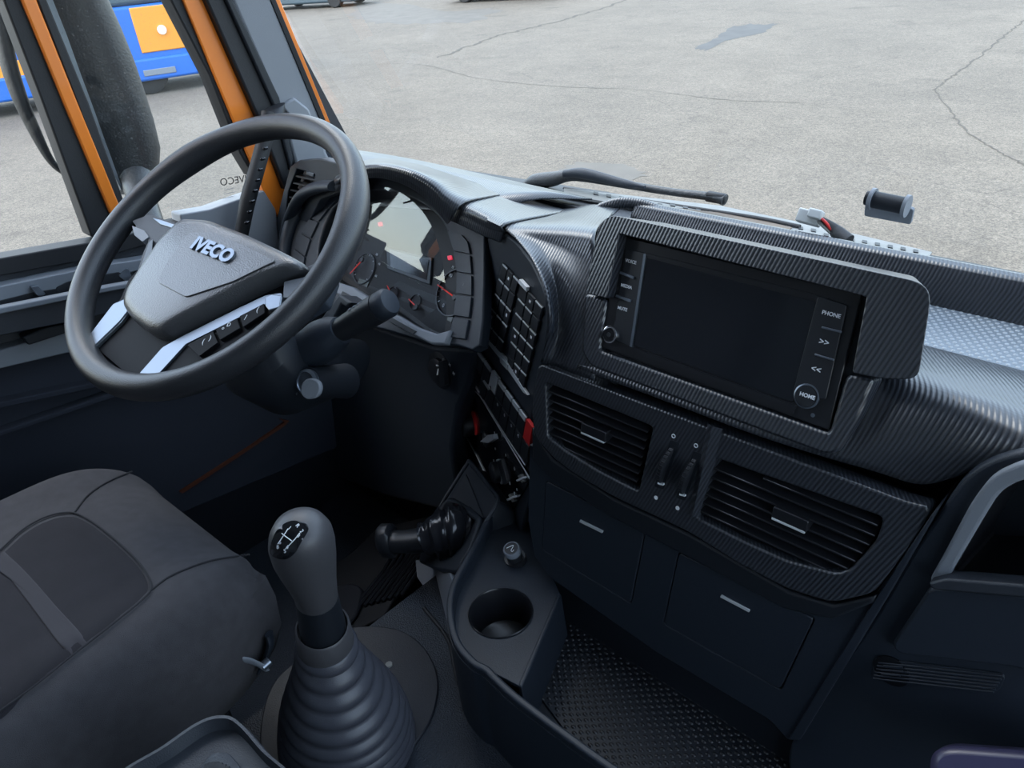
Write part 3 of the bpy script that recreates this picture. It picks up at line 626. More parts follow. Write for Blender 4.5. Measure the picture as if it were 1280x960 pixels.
def vent(label, hole, rows_, tab, n):
    v = thing('air_vent', label, 'air vent', FV.px(*tab, -.01))
    hp = [V(FV.ab(*p, -.012)) for p in hole]
    ys = [p.y for p in hp]; y0, y1 = min(ys), max(ys)
    def span(b):
        xs_ = []
        for i in range(len(hp)):
            p, q_ = hp[i], hp[(i+1) % len(hp)]
            if (p.y-b)*(q_.y-b) < 0: xs_.append(p.x + (q_.x-p.x)*(b-p.y)/(q_.y-p.y))
        return (min(xs_), max(xs_)) if len(xs_) > 1 else None
    for i in range(n):
        b = y1 - (i+.55)*(y1-y0)/n; s = span(b)
        if not s or s[1]-s[0] < .02: continue
        a, c = s[0]+.001, s[1]-.001; d = .0085
        lo = [FV.pt(a, b-.0012, -.004), FV.pt(c, b-.0012, -.004), FV.pt(c, b+.0035, -.020), FV.pt(a, b+.0035, -.020)]
        hi = [FV.pt(a, b+.0012, -.004), FV.pt(c, b+.0012, -.004), FV.pt(c, b+.0065, -.020), FV.pt(a, b+.0065, -.020)]
        prism('slat', lo, hi, M['satin'], v, .0005, 1)
    for i in range(9):
        t = (i+.5)/9; a = min(p.x for p in hp)*(1-t)+max(p.x for p in hp)*t
        bb = [p for p in (y0+.004, y1-.004)]
        box('fin', FV.pt(a, (y0+y1)/2, -.034), (.0015, (y1-y0)*.7, .016), M['dash_dark'], v, 0, FV)
    a, b = FV.ab(*tab, 0)
    t_ = slab('tab', FV, [(a-.019, b+.010), (a+.019, b+.010), (a+.019, b-.004), (a-.019, b-.004)], -.016, .002, M['satin'], v, r=.002, bevel=.001, px=False)
    slab('tab_edge', FV, [(a-.018, b-.0025), (a+.018, b-.0025), (a+.018, b-.0048), (a-.018, b-.0048)], -.002, .003, M['tip'], v, px=False, bevel=.0004)
vent('left centre air vent with dark horizontal slats, beside the switch panel', LV, 7, (742, 543), 8)
vent('right centre air vent with dark horizontal slats, nearest the passenger side', RV, 8, (987, 652), 8)
for i, (t0, t1, pr, dt, cr) in enumerate((((843, 552), (823, 610), None, (820, 622), (842, 545)), ((872, 566), (850, 624), None, (847, 635), (870, 557)))):
    w_ = thing('vent_thumbwheel', ('thumbwheel nearest the left centre vent' if i == 0 else 'thumbwheel nearest the right centre vent') + ', between ring and dot marks', 'dial', FV.px(*t0))
    slab('slot', FV, [(t0[0]-5, t0[1]-2), (t0[0]+6, t0[1]+2), (t1[0]+6, t1[1]+2), (t1[0]-5, t1[1]-2)], -.004, .0006, M['dash_dark'], w_, r=.002)
    A, B = FV.px(*t0, 0), FV.px(*t1, 0); c = (A+B)/2; ax = FV.u; up = (A-B).normalized(); R_ = (A-B).length/2*.92
    c2 = c - FV.n*R_*.55
    wl = rings('wheel', [(c2-ax*.003, up*R_*.96, FV.n*R_*.96), (c2-ax*.0022, up*R_, FV.n*R_), (c2+ax*.0022, up*R_, FV.n*R_), (c2+ax*.003, up*R_*.96, FV.n*R_*.96)], M['button'], w_, n=40)
    for k in range(13):
        a = math.radians(35+k*110/12); p = c2 + up*math.cos(a)*R_ + FV.n*math.sin(a)*R_
        rb = box('rib', p, (.0045, .0012, .0012), M['satin'], None, 0); rb.parent = wl
    slab('index_line', FV, [(t1[0]-1, t1[1]-7), (t1[0]+6, t1[1]-5), (t1[0]+6, t1[1]-3), (t1[0]-1, t1[1]-5)], .001, .004, M['white'], w_)
    lathe('dot_mark', FV, dt, [(.0026, .0), (.0026, .0004)], M['white'], w_, n=16)
    a, b = FV.ab(*cr); plate('ring_mark', FV, [circ((a, b), .0026, 20), circ((a, b), .0017, 20)], 0, .0005, M['white'], w_, bevel=0.00001, px=False)

# ---------------------------------------------------------------- drawer panel
dp = vp
D1 = [(682, 600), (807, 664), (789, 755), (677.5, 687)]; D2 = [(848, 690), (1019, 773), (976, 863), (829, 780)]
po = [(662, 555), (690, 576), (768, 625), (860, 667), (985, 738), (1040, 753), (1092, 744), (1150, 664), (1168, 642), (1120, 720), (1010, 905), (985, 925), (962, 900), (820, 815), (690, 724), (668, 695), (660, 650)]
plate('lid_surround', FD, [po, D1, D2], -.02, -.0, M['dash'], dp, bevel=.0015, rs=[.003, .006, .006])
# lower valance sweeping under the vent surround
slab('valance', FD, [(664, 535), (690, 575), (768, 625), (860, 668), (985, 740), (1040, 757), (1095, 745), (1090, 755), (1040, 775), (980, 762), (850, 692), (760, 645), (690, 600), (665, 575)], 0, .008, M['dash_dark'], dp, bevel=.003)
for D, lb, hd in ((D1, 'left storage lid with silver pull line, below the left air vent', ((725, 650), (753.5, 664))), (D2, 'right storage lid with silver pull line, below the right air vent', ((901, 744), (937, 763)))):
    q = [V(FD.ab(*p)) for p in D]; c = sum(q, V((0, 0)))/4; q = [tuple(c+(p-c)*(1-.0016/(p-c).length)) for p in q]
    s_ = slab('storage_lid', FD, q, -.018, .0005, M['dash'], dp, r=.006, bevel=.0012, px=False)
    (ax_, ay_), (bx_, by_) = hd
    slab('pull', FD, [(ax_, ay_), (bx_, by_), (bx_-1, by_+2.6), (ax_-1, ay_+2.6)], .0005, .0025, M['tip'], s_, r=.0006, bevel=.0003)
slab('right_edge', FD, [(1166, 641), (1173, 636), (1110, 745), (1000, 925), (985, 925), (1094, 748)], -.06, .004, M['dash'], dp, bevel=.004)

# ---------------------------------------------------------------- head unit
hs = thing('screen_housing', 'carbon-look hood raised around the dark touchscreen unit', 'housing', FC.px(900, 300))
U = [(731, 366), (748, 282), (762, 268), (1150, 352), (1165, 368), (1148, 474), (1106, 474), (1065, 466), (1083, 371), (774, 292), (758, 373)]
q = [FC.ab(*p, .016) for p in U]; q = rnd(q, [.004, .012, .012, .012, .016, .010, .010, .003, .002, .002, .003])
am_ = max(a for a, b in q)
prism('hood', [FC.pt(a - .040*max(0, 1-(am_-a)/.09), b, -.085) for a, b in q], [FC.pt(a, b, .016) for a, b in q], CB, hs, .009, 4)
sur = [(731, 367), (758, 374), (749, 438), (1036, 542), (1058, 468), (1092, 474), (1075, 520), (1048, 566), (1030, 568), (738, 458), (727, 440)]
slab('lower_surround', FC, sur, -.03, .004, CB, hs, r=.006, bevel=.003)
slab('recess', FC, [(766, 288), (1088, 366), (1046, 548), (744, 442)], -.06, -.007, M['dash_dark'], hs)
hu = thing('head_unit', 'wide dark touchscreen radio unit with side buttons', 'screen', FC.px(900, 400))
slab('faceplate', FC, [(774, 294), (1077.5, 367.6), (1036, 538), (750.5, 434)], -.012, 0, M['satin'], hu, r=.002, bevel=.0012)
slab('screen', FC, [(809, 318), (1030, 375), (991, 503), (792, 432)], 0, .0012, M['screen'], hu, r=.002, bevel=.0005)
slab('screen_border', FC, [(805, 316), (1034, 372), (1029, 380), (808, 322)], .0, .002, M['satin'], hu)
slab('lower_bar', FC, [(790, 434), (996, 507), (992, 517), (788, 441)], .0, .0018, M['satin'], hu)
slab('button_strip', FC, [(782, 311), (806, 316), (789, 434), (765, 424)], 0, .0022, M['button'], hu, r=.002, bevel=.0008)
slab('trim_line', FC, [(804.5, 317), (807.5, 318), (790, 434), (787, 433)], .0, .003, M['silver'], hu)
slab('button_strip', FC, [(1022, 370), (1059, 381), (1032, 500), (991, 490)], 0, .0022, M['button'], hu, r=.003, bevel=.0008)
r7 = FC.ab(774, 294); r8 = FC.ab(1077.5, 367.6); rt = math.atan2(r8[1]-r7[1], r8[0]-r7[0])
for s, x, y, sz in (('VOICE', 788.5, 327, .0052), ('MEDIA', 783, 358, .0052), ('MUTE', 778, 386, .0052)): text('lettering', s, FC, x, y, sz, M['white'], hu, h=.0026, bold=.0001)
for x, y, sz, s in ((1039, 393, .0054, 'PHONE'), (1030, 428, .0085, '>>'), (1020, 462, .0085, '<<')): text('lettering', s, FC, x, y, sz, M['white'], hu, h=.0026, bold=.0001)
for (a, b, c, d) in ((775, 339, 792, 346), (770, 368, 788, 375)):
    slab('rocker_key', FC, [(a, b), (c, d), (c-1, d+3), (a-1, b+3)], .002, .005, M['silver'], hu, bevel=.0005)
for (a, b, c, d) in ((1027, 408, 1052, 414), (1018, 442, 1042, 449)):
    slab('key_divider', FC, [(a, b), (c, d), (c-.6, d+2.4), (a-.6, b+2.4)], .002, .0045, M['silver'], hu, bevel=.0004)
k = lathe('volume_knob', FC, (766, 418), [(.0105, 0), (.0105, .006), (.0100, .0075), (.0085, .0078)], M['chrome'], hu)
lathe('knob_face', FC, (766, 418), [(.0084, .0075), (.0080, .0084)], M['gloss'], hu, h=0)
k = lathe('home_button', FC, (1009, 495), [(.0125, 0), (.0125, .0025), (.0110, .003), (.0108, .0022)], M['silver'], hu); lathe('home_face', FC, (1009, 495), [(.0106, .002), (.0104, .0034)], M['button'], hu)
text('lettering', 'HOME', FC, 1009, 495, .0055, M['white'], hu, h=.0038, bold=.00015)
lathe('sensor', FC, (1016, 519), [(.0022, 0), (.0018, .0012)], M['silver'], hu, n=12)
lathe('knob_ring', FC, (766, 418), [(.0030, .0080), (.0026, .0088)], M['button'], hu, n=14)
# ---------------------------------------------------------------- switch panel turned to the driver
sp = thing('switch_panel', 'curved black side panel turned to the driver, holding keys and knobs', 'panel', FS.px(640, 480))
slab('face', FS, [(606, 298), (631, 291), (648, 306), (664, 328), (680, 362), (686, 405), (678, 450), (664, 520), (668, 600), (650, 668), (632, 672), (598, 640), (574, 560), (580, 500), (598, 440), (606, 370)], -.010, -.001, M['dash'], sp, r=.012, bevel=.003)
def quadpt(q, s, t):
    a, b, c, d = q                                       # TL TR BR BL
    return ((a[0]*(1-s)+b[0]*s)*(1-t) + (d[0]*(1-s)+c[0]*s)*t, (a[1]*(1-s)+b[1]*s)*(1-t) + (d[1]*(1-s)+c[1]*s)*t)
def cell(q, i, n, j, m, g=.06, gv=.06):
    return [quadpt(q, (i+g)/n, (j+gv)/m), quadpt(q, (i+1-g)/n, (j+gv)/m), quadpt(q, (i+1-g)/n, (j+1-gv)/m), quadpt(q, (i+g)/n, (j+1-gv)/m)]
QL = [(628, 328), (648, 350), (625, 446), (604, 420)]; QR = [(650, 353), (678, 384), (654, 486), (632, 461)]
for Q, nm, n, m_ in ((QL, 'keypad nearest the instruments', 3, 5), (QR, 'keypad nearest the screen', 3, 6)):
    kp = thing('keypad', 'small black ' + nm + ', silver tipped keys in rows', 'keypad', FS.px(*Q[0]))
    slab('tray', FS, Q, -.002, .0008, M['satin'], kp, r=.002)
    for j in range(m_):
        for i in range(n):
            c = cell(Q, i, n, j, m_, .07, .06); kk = slab('key', FS, c, .0005, .0036, M['button'], kp, bevel=.0004, seg=1)
            t = [c[0], c[1], quadpt(c, 1, .10), quadpt(c, 0, .10)]
            if (i*7+j*5+n) % 6 != 4: slab('key_tip', FS, t, .0030, .0040, M['tip'], kk)
            if (i+j*2) % 5 == 1: slab('key_mark', FS, [quadpt(c, .35, .4), quadpt(c, .6, .4), quadpt(c, .6, .6), quadpt(c, .35, .6)], .003, .0038, M['white'], kk)
slab('chip', FS, [(649, 349), (658, 359), (657, 364), (647, 353)], 0, .005, M['white'], sp, bevel=.0005)
slab('trim_line', FS, [(602, 420), (604, 418), (630, 446), (655, 487), (659, 494), (654, 491), (626, 450)], 0, .004, M['tip'], sp, bevel=.0004)
slab('trim_chip', FS, [(624, 445), (634, 456), (633, 462), (625, 453)], 0, .006, M['tip'], sp, bevel=.0004)
QK = [(597, 437), (666, 534), (657, 584), (588, 474)]
rk = thing('rocker_row', 'slanted row of black rocker switches above the heater knobs', 'switches', FS.px(620, 500))
slab('tray', FS, QK, -.001, .001, M['satin'], rk)
for i in range(8):
    c = cell(QK, i, 8, 0, 1, .05, .02)
    up = [c[0], c[1], quadpt(c, 1, .50), quadpt(c, 0, .50)]; dn = [quadpt(c, 0, .53), quadpt(c, 1, .53), c[2], c[3]]
    m_ = M['tip'] if i == 2 else M['red'] if i == 7 else M['button']
    sw = slab('rocker', FS, up, .0005, .006, m_, rk, bevel=.0006, seg=1)
    slab('rocker_foot', FS, dn, .0005, .0035, M['button'], rk, bevel=.0006, seg=1)
    if i not in (2, 7): slab('rocker_tip', FS, [up[0], up[1], quadpt(up, 1, .22), quadpt(up, 0, .22)], .004, .0066, M['tip'], sw)
    else: pass
    if i in (2, 3, 4, 5, 6): 
        a = quadpt(c, .5, .62 if i > 2 else .4); b_ = FS.ab(*a, .004)
        plate('symbol', FS, [circ(b_, .0028, 12), circ(b_, .0018, 12)], .0034 if i > 2 else .006, .0040 if i > 2 else .0066, M['white' if i > 2 else 'button'], sw, bevel=.00001, px=False)
slab('tip_line', FS, [(588, 474), (590, 474), (599, 490), (598, 492)], .002, .005, M['tip'], rk)
slab('tip_line', FS, [(603, 476), (605, 475), (612, 486), (610, 488)], .004, .006, M['tip'], rk)
hc = thing('heater_panel', 'silver edged heater control panel with three knobs and two sliders', 'controls', FS.px(620, 570))
HQ = [(589, 487), (595, 488), (663, 598), (637, 643), (632, 640), (580, 545)]
slab('face', FS, HQ, -.001, .003, M['gloss'], hc, r=.004, bevel=.0008)
def line(nm, pts, r, m, par, F=FS, h=.004): return tube(nm, [F.px(*p, h) for p in pts], r, m, par, samples=0, n=8)
line('edge_trim', [(588, 486), (592, 487), (600, 495), (632, 548), (662.6, 599)], .0011, M['tip'], hc)
line('edge_trim', [(604, 500), (634, 548), (656, 581)], .0010, M['tip'], hc)
line('edge_trim', [(581, 543), (598, 574), (616, 612), (632, 640), (636, 642)], .0013, M['tip'], hc)
k = lathe('temperature_knob', FS, (596, 528), [(.024, .003), (.024, .006), (.0225, .0065)], M['red'], hc, h=.0)
lathe('temperature_cap', FS, (594, 530), [(.0215, .003), (.0215, .022), (.019, .026), (.010, .028)], M['button'], hc)
lathe('fan_knob', FS, (609, 549), [(.015, .003), (.014, .006), (.012, .007)], M['button'], hc)
slab('fan_wedge', FS, [(600, 552), (609, 544), (616, 543), (617, 549), (610, 554)], .006, .014, M['tip'], hc, r=.002, bevel=.001)
lathe('air_knob', FS, (628, 589), [(.0215, .003), (.0215, .006), (.0195, .0065)], M['tip'], hc)
lathe('air_knob_cap', FS, (627, 589), [(.0185, .006), (.0185, .016), (.015, .019), (.006, .020)], M['button'], hc)
slab('air_grip', FS, [(621, 576), (626, 574), (634, 602), (629, 606)], .018, .024, M['satin'], hc, r=.002, bevel=.001)
for p in ((650, 599), (638, 623)):
    slab('slider', FS, [(p[0]-3, p[1]-4), (p[0], p[1]-6), (p[0]+5, p[1]+3), (p[0]+2, p[1]+5)], .003, .008, M['zinc'], hc, bevel=.0005)
    slab('slider_tip', FS, [(p[0]-5, p[1]+1), (p[0]+3, p[1]-3), (p[0]+4, p[1]-1), (p[0]-4, p[1]+3)], .003, .009, M['white'], hc)
for i, p in enumerate(((632, 569), (643, 586), (618, 541), (622, 547), (619, 561), (637, 604), (646, 612), (643, 617), (634, 631), (617, 576))):
    a = FS.ab(*p, .0034); plate('symbol', FS, [circ(a, .0030, 10), circ(a, .0018, 10)] if i % 2 else [circ(a, .0022, 8)], .003, .0036, M['white'], hc, bevel=.00001, px=False)

# ---------------------------------------------------------------- instrument cluster
ic = thing('instrument_cluster', 'instrument cluster with dials under a curved clear lens behind the wheel', 'instruments', FK.o)
glassp = [(400, 300), (415, 262), (440, 244), (466, 238), (492, 240), (520, 250), (545, 268), (560, 291), (568, 318), (571, 350), (569, 385), (562, 412), (545, 418), (520, 410), (480, 385), (430, 356), (400, 335)]
outer_ = [(352, 312), (362, 270), (385, 238), (420, 222), (462, 216), (502, 221), (535, 238), (556, 258), (580, 274), (606, 290), (606, 340), (604, 400), (600, 432), (590, 438), (572, 432), (540, 430), (480, 412), (430, 400), (380, 380), (350, 350)]
G_ = arc_loop(FK, glassp); 
plate('fascia', FK, [[FK.ab(*p) for p in outer_], [tuple(p) for p in G_]], -.02, .0, M['dash'], ic, px=False, bevel=.003)
n_ = len(G_); lo = [FK.pt(p.x, p.y, -.045) for p in G_]; hi = [FK.pt(p.x, p.y, -.004) for p in G_]
link('well', mesh(lo+hi, [(i, (i+1) % n_, n_+(i+1) % n_, n_+i) for i in range(n_)]), M['dash_dark'], ic)
prism('dial_board', [FK.pt(p.x, p.y, -.050) for p in G_], [FK.pt(p.x, p.y, -.042) for p in G_], M['dial'], ic)
FLn = Frame(FK.o + FK.n*.006, (1, -.17, 0), (0, .40, .92))
link('lens', mesh([FLn.pt(p.x, p.y, 0) for p in G_], [tuple(range(n_))]), M['lens'], ic)
def gauge(nm, c, r, nums, ndl, hh=-.041):
    a, b = FK.ab(*c, hh)
    plate(nm, FK, [circ((a, b), r, 40), circ((a, b), r*.93, 40)], hh, hh+.003, M['satin'], ic, px=False, bevel=.0004)
    for k in range(19):
        t = math.radians(220 - 260*k/18); l = .80 if k % 3 == 0 else .87
        p0 = FK.pt(a+math.cos(t)*r*l, b+math.sin(t)*r*l, hh+.0012); p1 = FK.pt(a+math.cos(t)*r*.91, b+math.sin(t)*r*.91, hh+.0012)
        if r > .02: tube('tick', [p0, p1], .0004 if k % 3 else .0007, M['white'], ic, samples=0, n=4)
    for s, x, y, z_ in nums: text('dial_number', s, FK, x, y, z_, M['white'], ic, h=hh+.001, rot=-.12)
    (x0_, y0_), (x1_, y1_) = ndl
    A, B = FK.px(x0_, y0_, hh+.006), FK.px(x1_, y1_, hh+.006)
    tube('needle', [A, B], [.0014, .0008], M['needle'], ic, samples=0, n=8)
    rings('needle_hub', [(A, FK.u*.005, FK.v*.005), (A+FK.n*.003, FK.u*.0045, FK.v*.0045)], M['button'], ic, n=16)
gauge('speed_dial', (456, 336), .030, (('20', 471, 318, .006), ('40', 474, 330, .006), ('60', 470, 345, .006)), ((453, 325), (437.5, 342)))
gauge('rev_dial', (568, 366), .040, (('10', 563, 344, .009), ('5', 553, 361, .008), ('0', 554, 382, .009), ('15', 566, 334, .006)), ((569, 372), (547, 356)))
gauge('fuel_dial', (491.7, 368), .0135, (('1/2', 494, 359, .004),), ((489.6, 369), (484, 357)))
gauge('temperature_dial', (520, 378), .0135, (('90', 523, 369, .004),), ((521, 384), (511, 374)))
slab('display_frame', FK, [(483, 308), (540, 322), (537, 356), (484, 336)], -.043, -.038, M['satin'], ic, bevel=.001)
slab('display', FK, [(487, 312), (536, 325), (533, 350), (488, 333)], -.039, -.0372, M['screen'], ic)
for p in ((475, 280), (562, 322)): slab('warning_lamp', FK, [(p[0]-3, p[1]-2), (p[0]+2, p[1]-3), (p[0]+3, p[1]+2), (p[0]-2, p[1]+3)], -.042, -.040, M['lamp_red'], ic, r=.001)
slab('odometer', FK, [(449, 348), (461, 352), (459, 359), (447, 354)], -.042, -.040, M['lcd'], ic)
slab('odometer', FK, [(560, 394), (566, 396), (564, 403), (559, 400)], -.042, -.040, M['lcd'], ic)
slab('ledge', FK, [(420, 352), (440, 358), (480, 384), (520, 408), (545, 417), (563, 412), (556, 430), (538, 430), (500, 410), (450, 382), (418, 366)], -.004, .010, M['grey_trim'], ic, bevel=.003)
slab('ledge_groove', FK, [(428, 364), (470, 386), (520, 414), (516, 417), (466, 391), (426, 368)], .008, .012, M['dash_dark'], ic)
for i, q in enumerate(([(559, 289), (576, 293), (584, 302), (587, 317), (567, 313)], [(567, 315), (587, 319), (589, 342), (571, 339)], [(571, 341), (589, 344.5), (589, 369), (570, 366)], [(570, 368), (589, 371), (586, 397), (566, 394)], [(566, 396.5), (585.5, 399.5), (581, 424), (561, 421)])):
    slab('side_key', FK, q, -.002, .004, M['dash'], ic, r=.0015, bevel=.0008)
ol = [(409, 248), (398, 257), (386, 273), (376, 291), (368, 311), (365, 330)]; il = [(421, 251), (411, 260), (398, 277), (388, 298), (381, 321), (379, 336)]
for i in range(5):
    q = [ol[i], il[i], il[i+1], ol[i+1]]; c = (sum(p[0] for p in q)/4, sum(p[1] for p in q)/4); q = [(c[0]+(p[0]-c[0])*.93, c[1]+(p[1]-c[1])*.93) for p in q]
    slab('side_key', FK, q, -.002, .004, M['dash'], ic, r=.0015, bevel=.0008)
tube('fascia_arch', [FK.px(*p, .006) for p in ((355, 330), (358, 300), (370, 265), (388, 243), (402, 236), (415, 234))], [.010, .013, .014, .013, .012], M['dash'], ic)
text('key_symbol', 'i', FK, 579, 356, .005, M['white'], ic, h=.0046)
# lower fascia with the light switch
kn = thing('knee_panel', 'dark lower dashboard panel beneath the instruments and column', 'panel', (-1.0, .74, -.75))
KF = Frame((-1.0, .775, -.62), (1, -.1, 0), (0, .12, 1))
slab('face', KF, [(300, 330), (430, 395), (540, 432), (596, 436), (586, 480), (572, 510), (564, 560), (576, 650), (560, 640), (480, 620), (330, 560), (290, 420)], -.04, 0, M['dash'], kn, bevel=.008)
ls = thing('light_switch', 'round black light switch dial low right of the instruments', 'switch', KF.px(552, 462))
lathe('bezel', KF, (551, 463), [(.036, 0), (.036, .002), (.034, .003)], M['dash_dark'], ls); lathe('dial', KF, (551, 463), [(.026, .002), (.026, .010), (.022, .012)], M['button'], ls)
slab('grip', KF, [(548, 452), (554, 451), (556, 482), (549, 484)], .011, .020, M['button'], ls, r=.002, bevel=.001)
for s, x, y in (('O', 554, 450), ('H', 562, 456), ('H', 567, 467)): text('symbol', s, KF, x, y, .008, M['white'], ls, h=.0038, rot=-.3)
for q in ([(545, 456), (550, 457), (550, 458.5), (545, 457.5)], [(547, 461), (548.5, 461), (547, 469), (545.5, 469)]): slab('symbol', KF, q, .003, .0135, M['white'], ls)

# ---------------------------------------------------------------- left vent at the pillar
FE = Frame(Y(380, 240, .74), (1, -.08, 0), (0, .1, 1))
ev = thing('side_air_vent', 'upright air vent at the pillar end of the dashboard', 'air vent', FE.o)
hole = [(371, 211), (394, 218), (391, 232), (378, 262), (366, 282), (357, 266), (360, 240)]
plate('surround', FE, [[(345, 277), (354, 240), (363, 208), (374, 200), (400, 198), (428, 206), (428, 240), (400, 250), (375, 300), (366, 318), (347, 300)], hole], -.02, 0, M['dash'], ev, bevel=.002, rs=[.008, .004])
slab('backing', FE, [(345, 277), (363, 208), (428, 206), (400, 250), (366, 318), (347, 300)], -.05, -.03, M['dash_dark'], ev)
for i in range(7):
    t = (i+.6)/7; y_ = 213+t*62; xl = 370 - 12*min(1, t*1.6) + (6 if t > .8 else 0); xr = 393 - 27*max(0, t-.15)
    slab('slat', FE, [(xl, y_), (xr, y_+6), (xr, y_+8.5), (xl, y_+2.5)], -.016, -.003, M['satin'], ev, bevel=.0005)
slab('slat_tab', FE, [(383, 214), (392, 217), (391, 221), (382, 218)], -.01, .002, M['silver'], ev, bevel=.0005)
tube('arch', [FE.px(*p, .012) for p in ((352, 312), (360, 278), (376, 246), (398, 234), (418, 232))], [.006, .009, .011, .009], M['dash'], ev, sq=1.6)

# ---------------------------------------------------------------- steering column, key, stalk
col = thing('steering_column', 'black steering column shroud under the steering wheel', 'steering column', WC - WN*.2)
def wring(h, cx, cy, rx, ry): return (FW.pt(cx, cy, h), FW.u*rx, FW.v*ry)
rings('shroud', [wring(-.05, 0, -.01, .045, .045), wring(-.08, .0, -.03, .055, .045), wring(-.13, .02, -.07, .085, .055), wring(-.17, .02, -.075, .085, .065), wring(-.24, .02, -.06, .075, .07), wring(-.33, 0, .0, .05, .06)], M['dash_dark'], col, n=40)
F_col = Frame(Y(383, 483, .50), (.85, -.5, 0), (0, .35, .9))
kc = X(383, 478, -.885)
ky = thing('ignition_key', 'grey ignition key in its lock on the steering column', 'key', kc)
Fk = Frame(kc, (.92, .30, .0), (-.12, .45, .85))
rings('lock', [(kc - Fk.n*.02, Fk.u*.020, Fk.v*.020), (kc, Fk.u*.019, Fk.v*.019), (kc+Fk.n*.003, Fk.u*.015, Fk.v*.015), (kc+Fk.n*.001, Fk.u*.014, Fk.v*.014)], M['silver'], ky, n=24)
slab('bow', Fk, [(377, 477), (386, 472), (397, 475), (401, 485), (396, 497), (382, 500), (374, 491)], .006, .014, M['grey_trim'], ky, r=.008, bevel=.002)
lathe('hole', Fk, (380, 492), [(.0016, .0148), (.0016, .0156)], M['dash_dark'], ky, n=10)
slab('blade', Fk, [(382, 482), (388, 480), (390, 490), (384, 492)], -.005, .008, M['silver'], ky)
lug = tube('lug', [kc - Fk.n*.09, kc - Fk.n*.005], [.027, .021], M['dash_dark'], col, samples=0, n=24)
st = thing('control_stalk', 'thick black control stalk right of the steering wheel', 'stalk', X(425, 415, -.87))
s0, s1 = X(405, 425, -.90), X(480, 381, -.80)
sd_ = (s1-s0).normalized(); su = sd_.cross(V((0, 0, 1))).normalized(); sv = su.cross(sd_)
def sr(t, r, r2=None): return (s0.lerp(s1, t), su*r, sv*(r2 or r))
rings('sleeve', [sr(-.35, .03), sr(.0, .031), sr(.18, .027), sr(.30, .020)], M['dash'], st, n=28)
rings('arm', [sr(.25, .0165), sr(.55, .0185), sr(.82, .0205), sr(.93, .0205)], M['button'], st, n=28)
rings('end_cap', [sr(.93, .0195), sr(.95, .0205), sr(1.06, .0205), sr(1.10, .017), sr(1.105, .009)], M['dash'], st, n=28)
for i in range(4): box('print_mark', s0.lerp(s1, .60+.07*i) + sv*.0197 + su*.004, (.003, .006, .0006), M['grey_trim'], st, 0, Frame((0, 0, 0), sd_, su))
slab('bracket', Frame(Y(395, 430, .56), (1, -.3, 0), (0, .4, 1)), [(392, 410), (424, 368), (438, 378), (432, 384), (426, 380), (405, 420), (392, 450)], -.03, 0, M['dash'], col, bevel=.003)

# ---------------------------------------------------------------- steering wheel
sw = thing('steering_wheel', 'black steering wheel with silver spoke trims', 'steering wheel', WC)
vs, fs = [], []; NA, NB = 160, 24
for i in range(NA):
    t = 2*math.pi*i/NA; r = .0170 + .0020*(math.exp(-((math.degrees(t)-30)/14)**2) + math.exp(-((math.degrees(t)-150)/14)**2)) 
    Rm = .2175
    for j in range(NB):
        a = 2*math.pi*j/NB; vs.append(FW.pt(math.cos(t)*(Rm+math.cos(a)*r), math.sin(t)*(Rm+math.cos(a)*r), math.sin(a)*r*1.12))
fs = [(i*NB+j, i*NB+(j+1) % NB, ((i+1) % NA)*NB+(j+1) % NB, ((i+1) % NA)*NB+j) for i in range(NA) for j in range(NB)]
link('rim', mesh(vs, fs), M['rim'], sw, smooth=180)
def pillow(nm, F, pts, layers, m, par, n=72, h=0, r=None, **k):
    q = [V(p) for p in (rnd([F.ab(*p, h) for p in pts], r) if r else cat([F.ab(*p, h) for p in pts], n, True))]
    c = sum(q, V((0, 0)))/len(q); vs = []
    for hh, s, *sh in layers:
        s2 = V(sh[0]) if sh else V((0, 0))
        vs += [F.pt(*(c+s2+(p-c)*s), hh) for p in q]
    n = len(q); L_ = len(layers); fc = [(i*n+j, i*n+(j+1) % n, (i+1)*n+(j+1) % n, (i+1)*n+j) for i in range(L_-1) for j in range(n)]
    fc += [tuple(range(n-1, -1, -1)), tuple(range((L_-1)*n, L_*n))]
    return link(nm, mesh(vs, fc), m, par, smooth=k.pop('smooth', 50), **k)
pad = [(232, 279), (268, 281), (318, 300), (362, 321), (386, 334), (384, 343), (358, 350), (330, 362), (272, 392), (212, 424), (194, 421), (172, 405), (159, 388), (163, 370), (182, 340), (206, 305)]
pillow('hub_cover', FW, pad, [(-.035, .94), (-.012, 1.0), (.004, 1.0), (.013, .965), (.018, .90), (.0205, .82)], M['leather'], sw, h=.0, r=.012)
rd = [(236, 290), (268, 290), (318, 312), (345, 326), (333, 331), (290, 352), (232, 371), (196, 352), (208, 328)]
slab('hub_crest', FW, rd, .018, .0225, M['leather'], sw, r=.006, bevel=.004, seg=3)
lr = FW.ab(244, 304, .024); lr2 = FW.ab(291, 323, .024)
text('hub_lettering', 'IVECO', FW, 266, 313, .0265, M['silver'], sw, h=.0240, rot=math.atan2(lr2[1]-lr[1], lr2[0]-lr[0]), ext=.0015, xs=1.12, bold=.0012)
tube('airbag_mark', [FW.px(316, 332, .021), FW.px(322, 334, .021), FW.px(326, 339, .021)], .0005, M['dash_dark'], sw, n=5)
tube('airbag_mark', [FW.px(315, 338, .021), FW.px(321, 336, .021)], .0005, M['dash_dark'], sw, n=5)
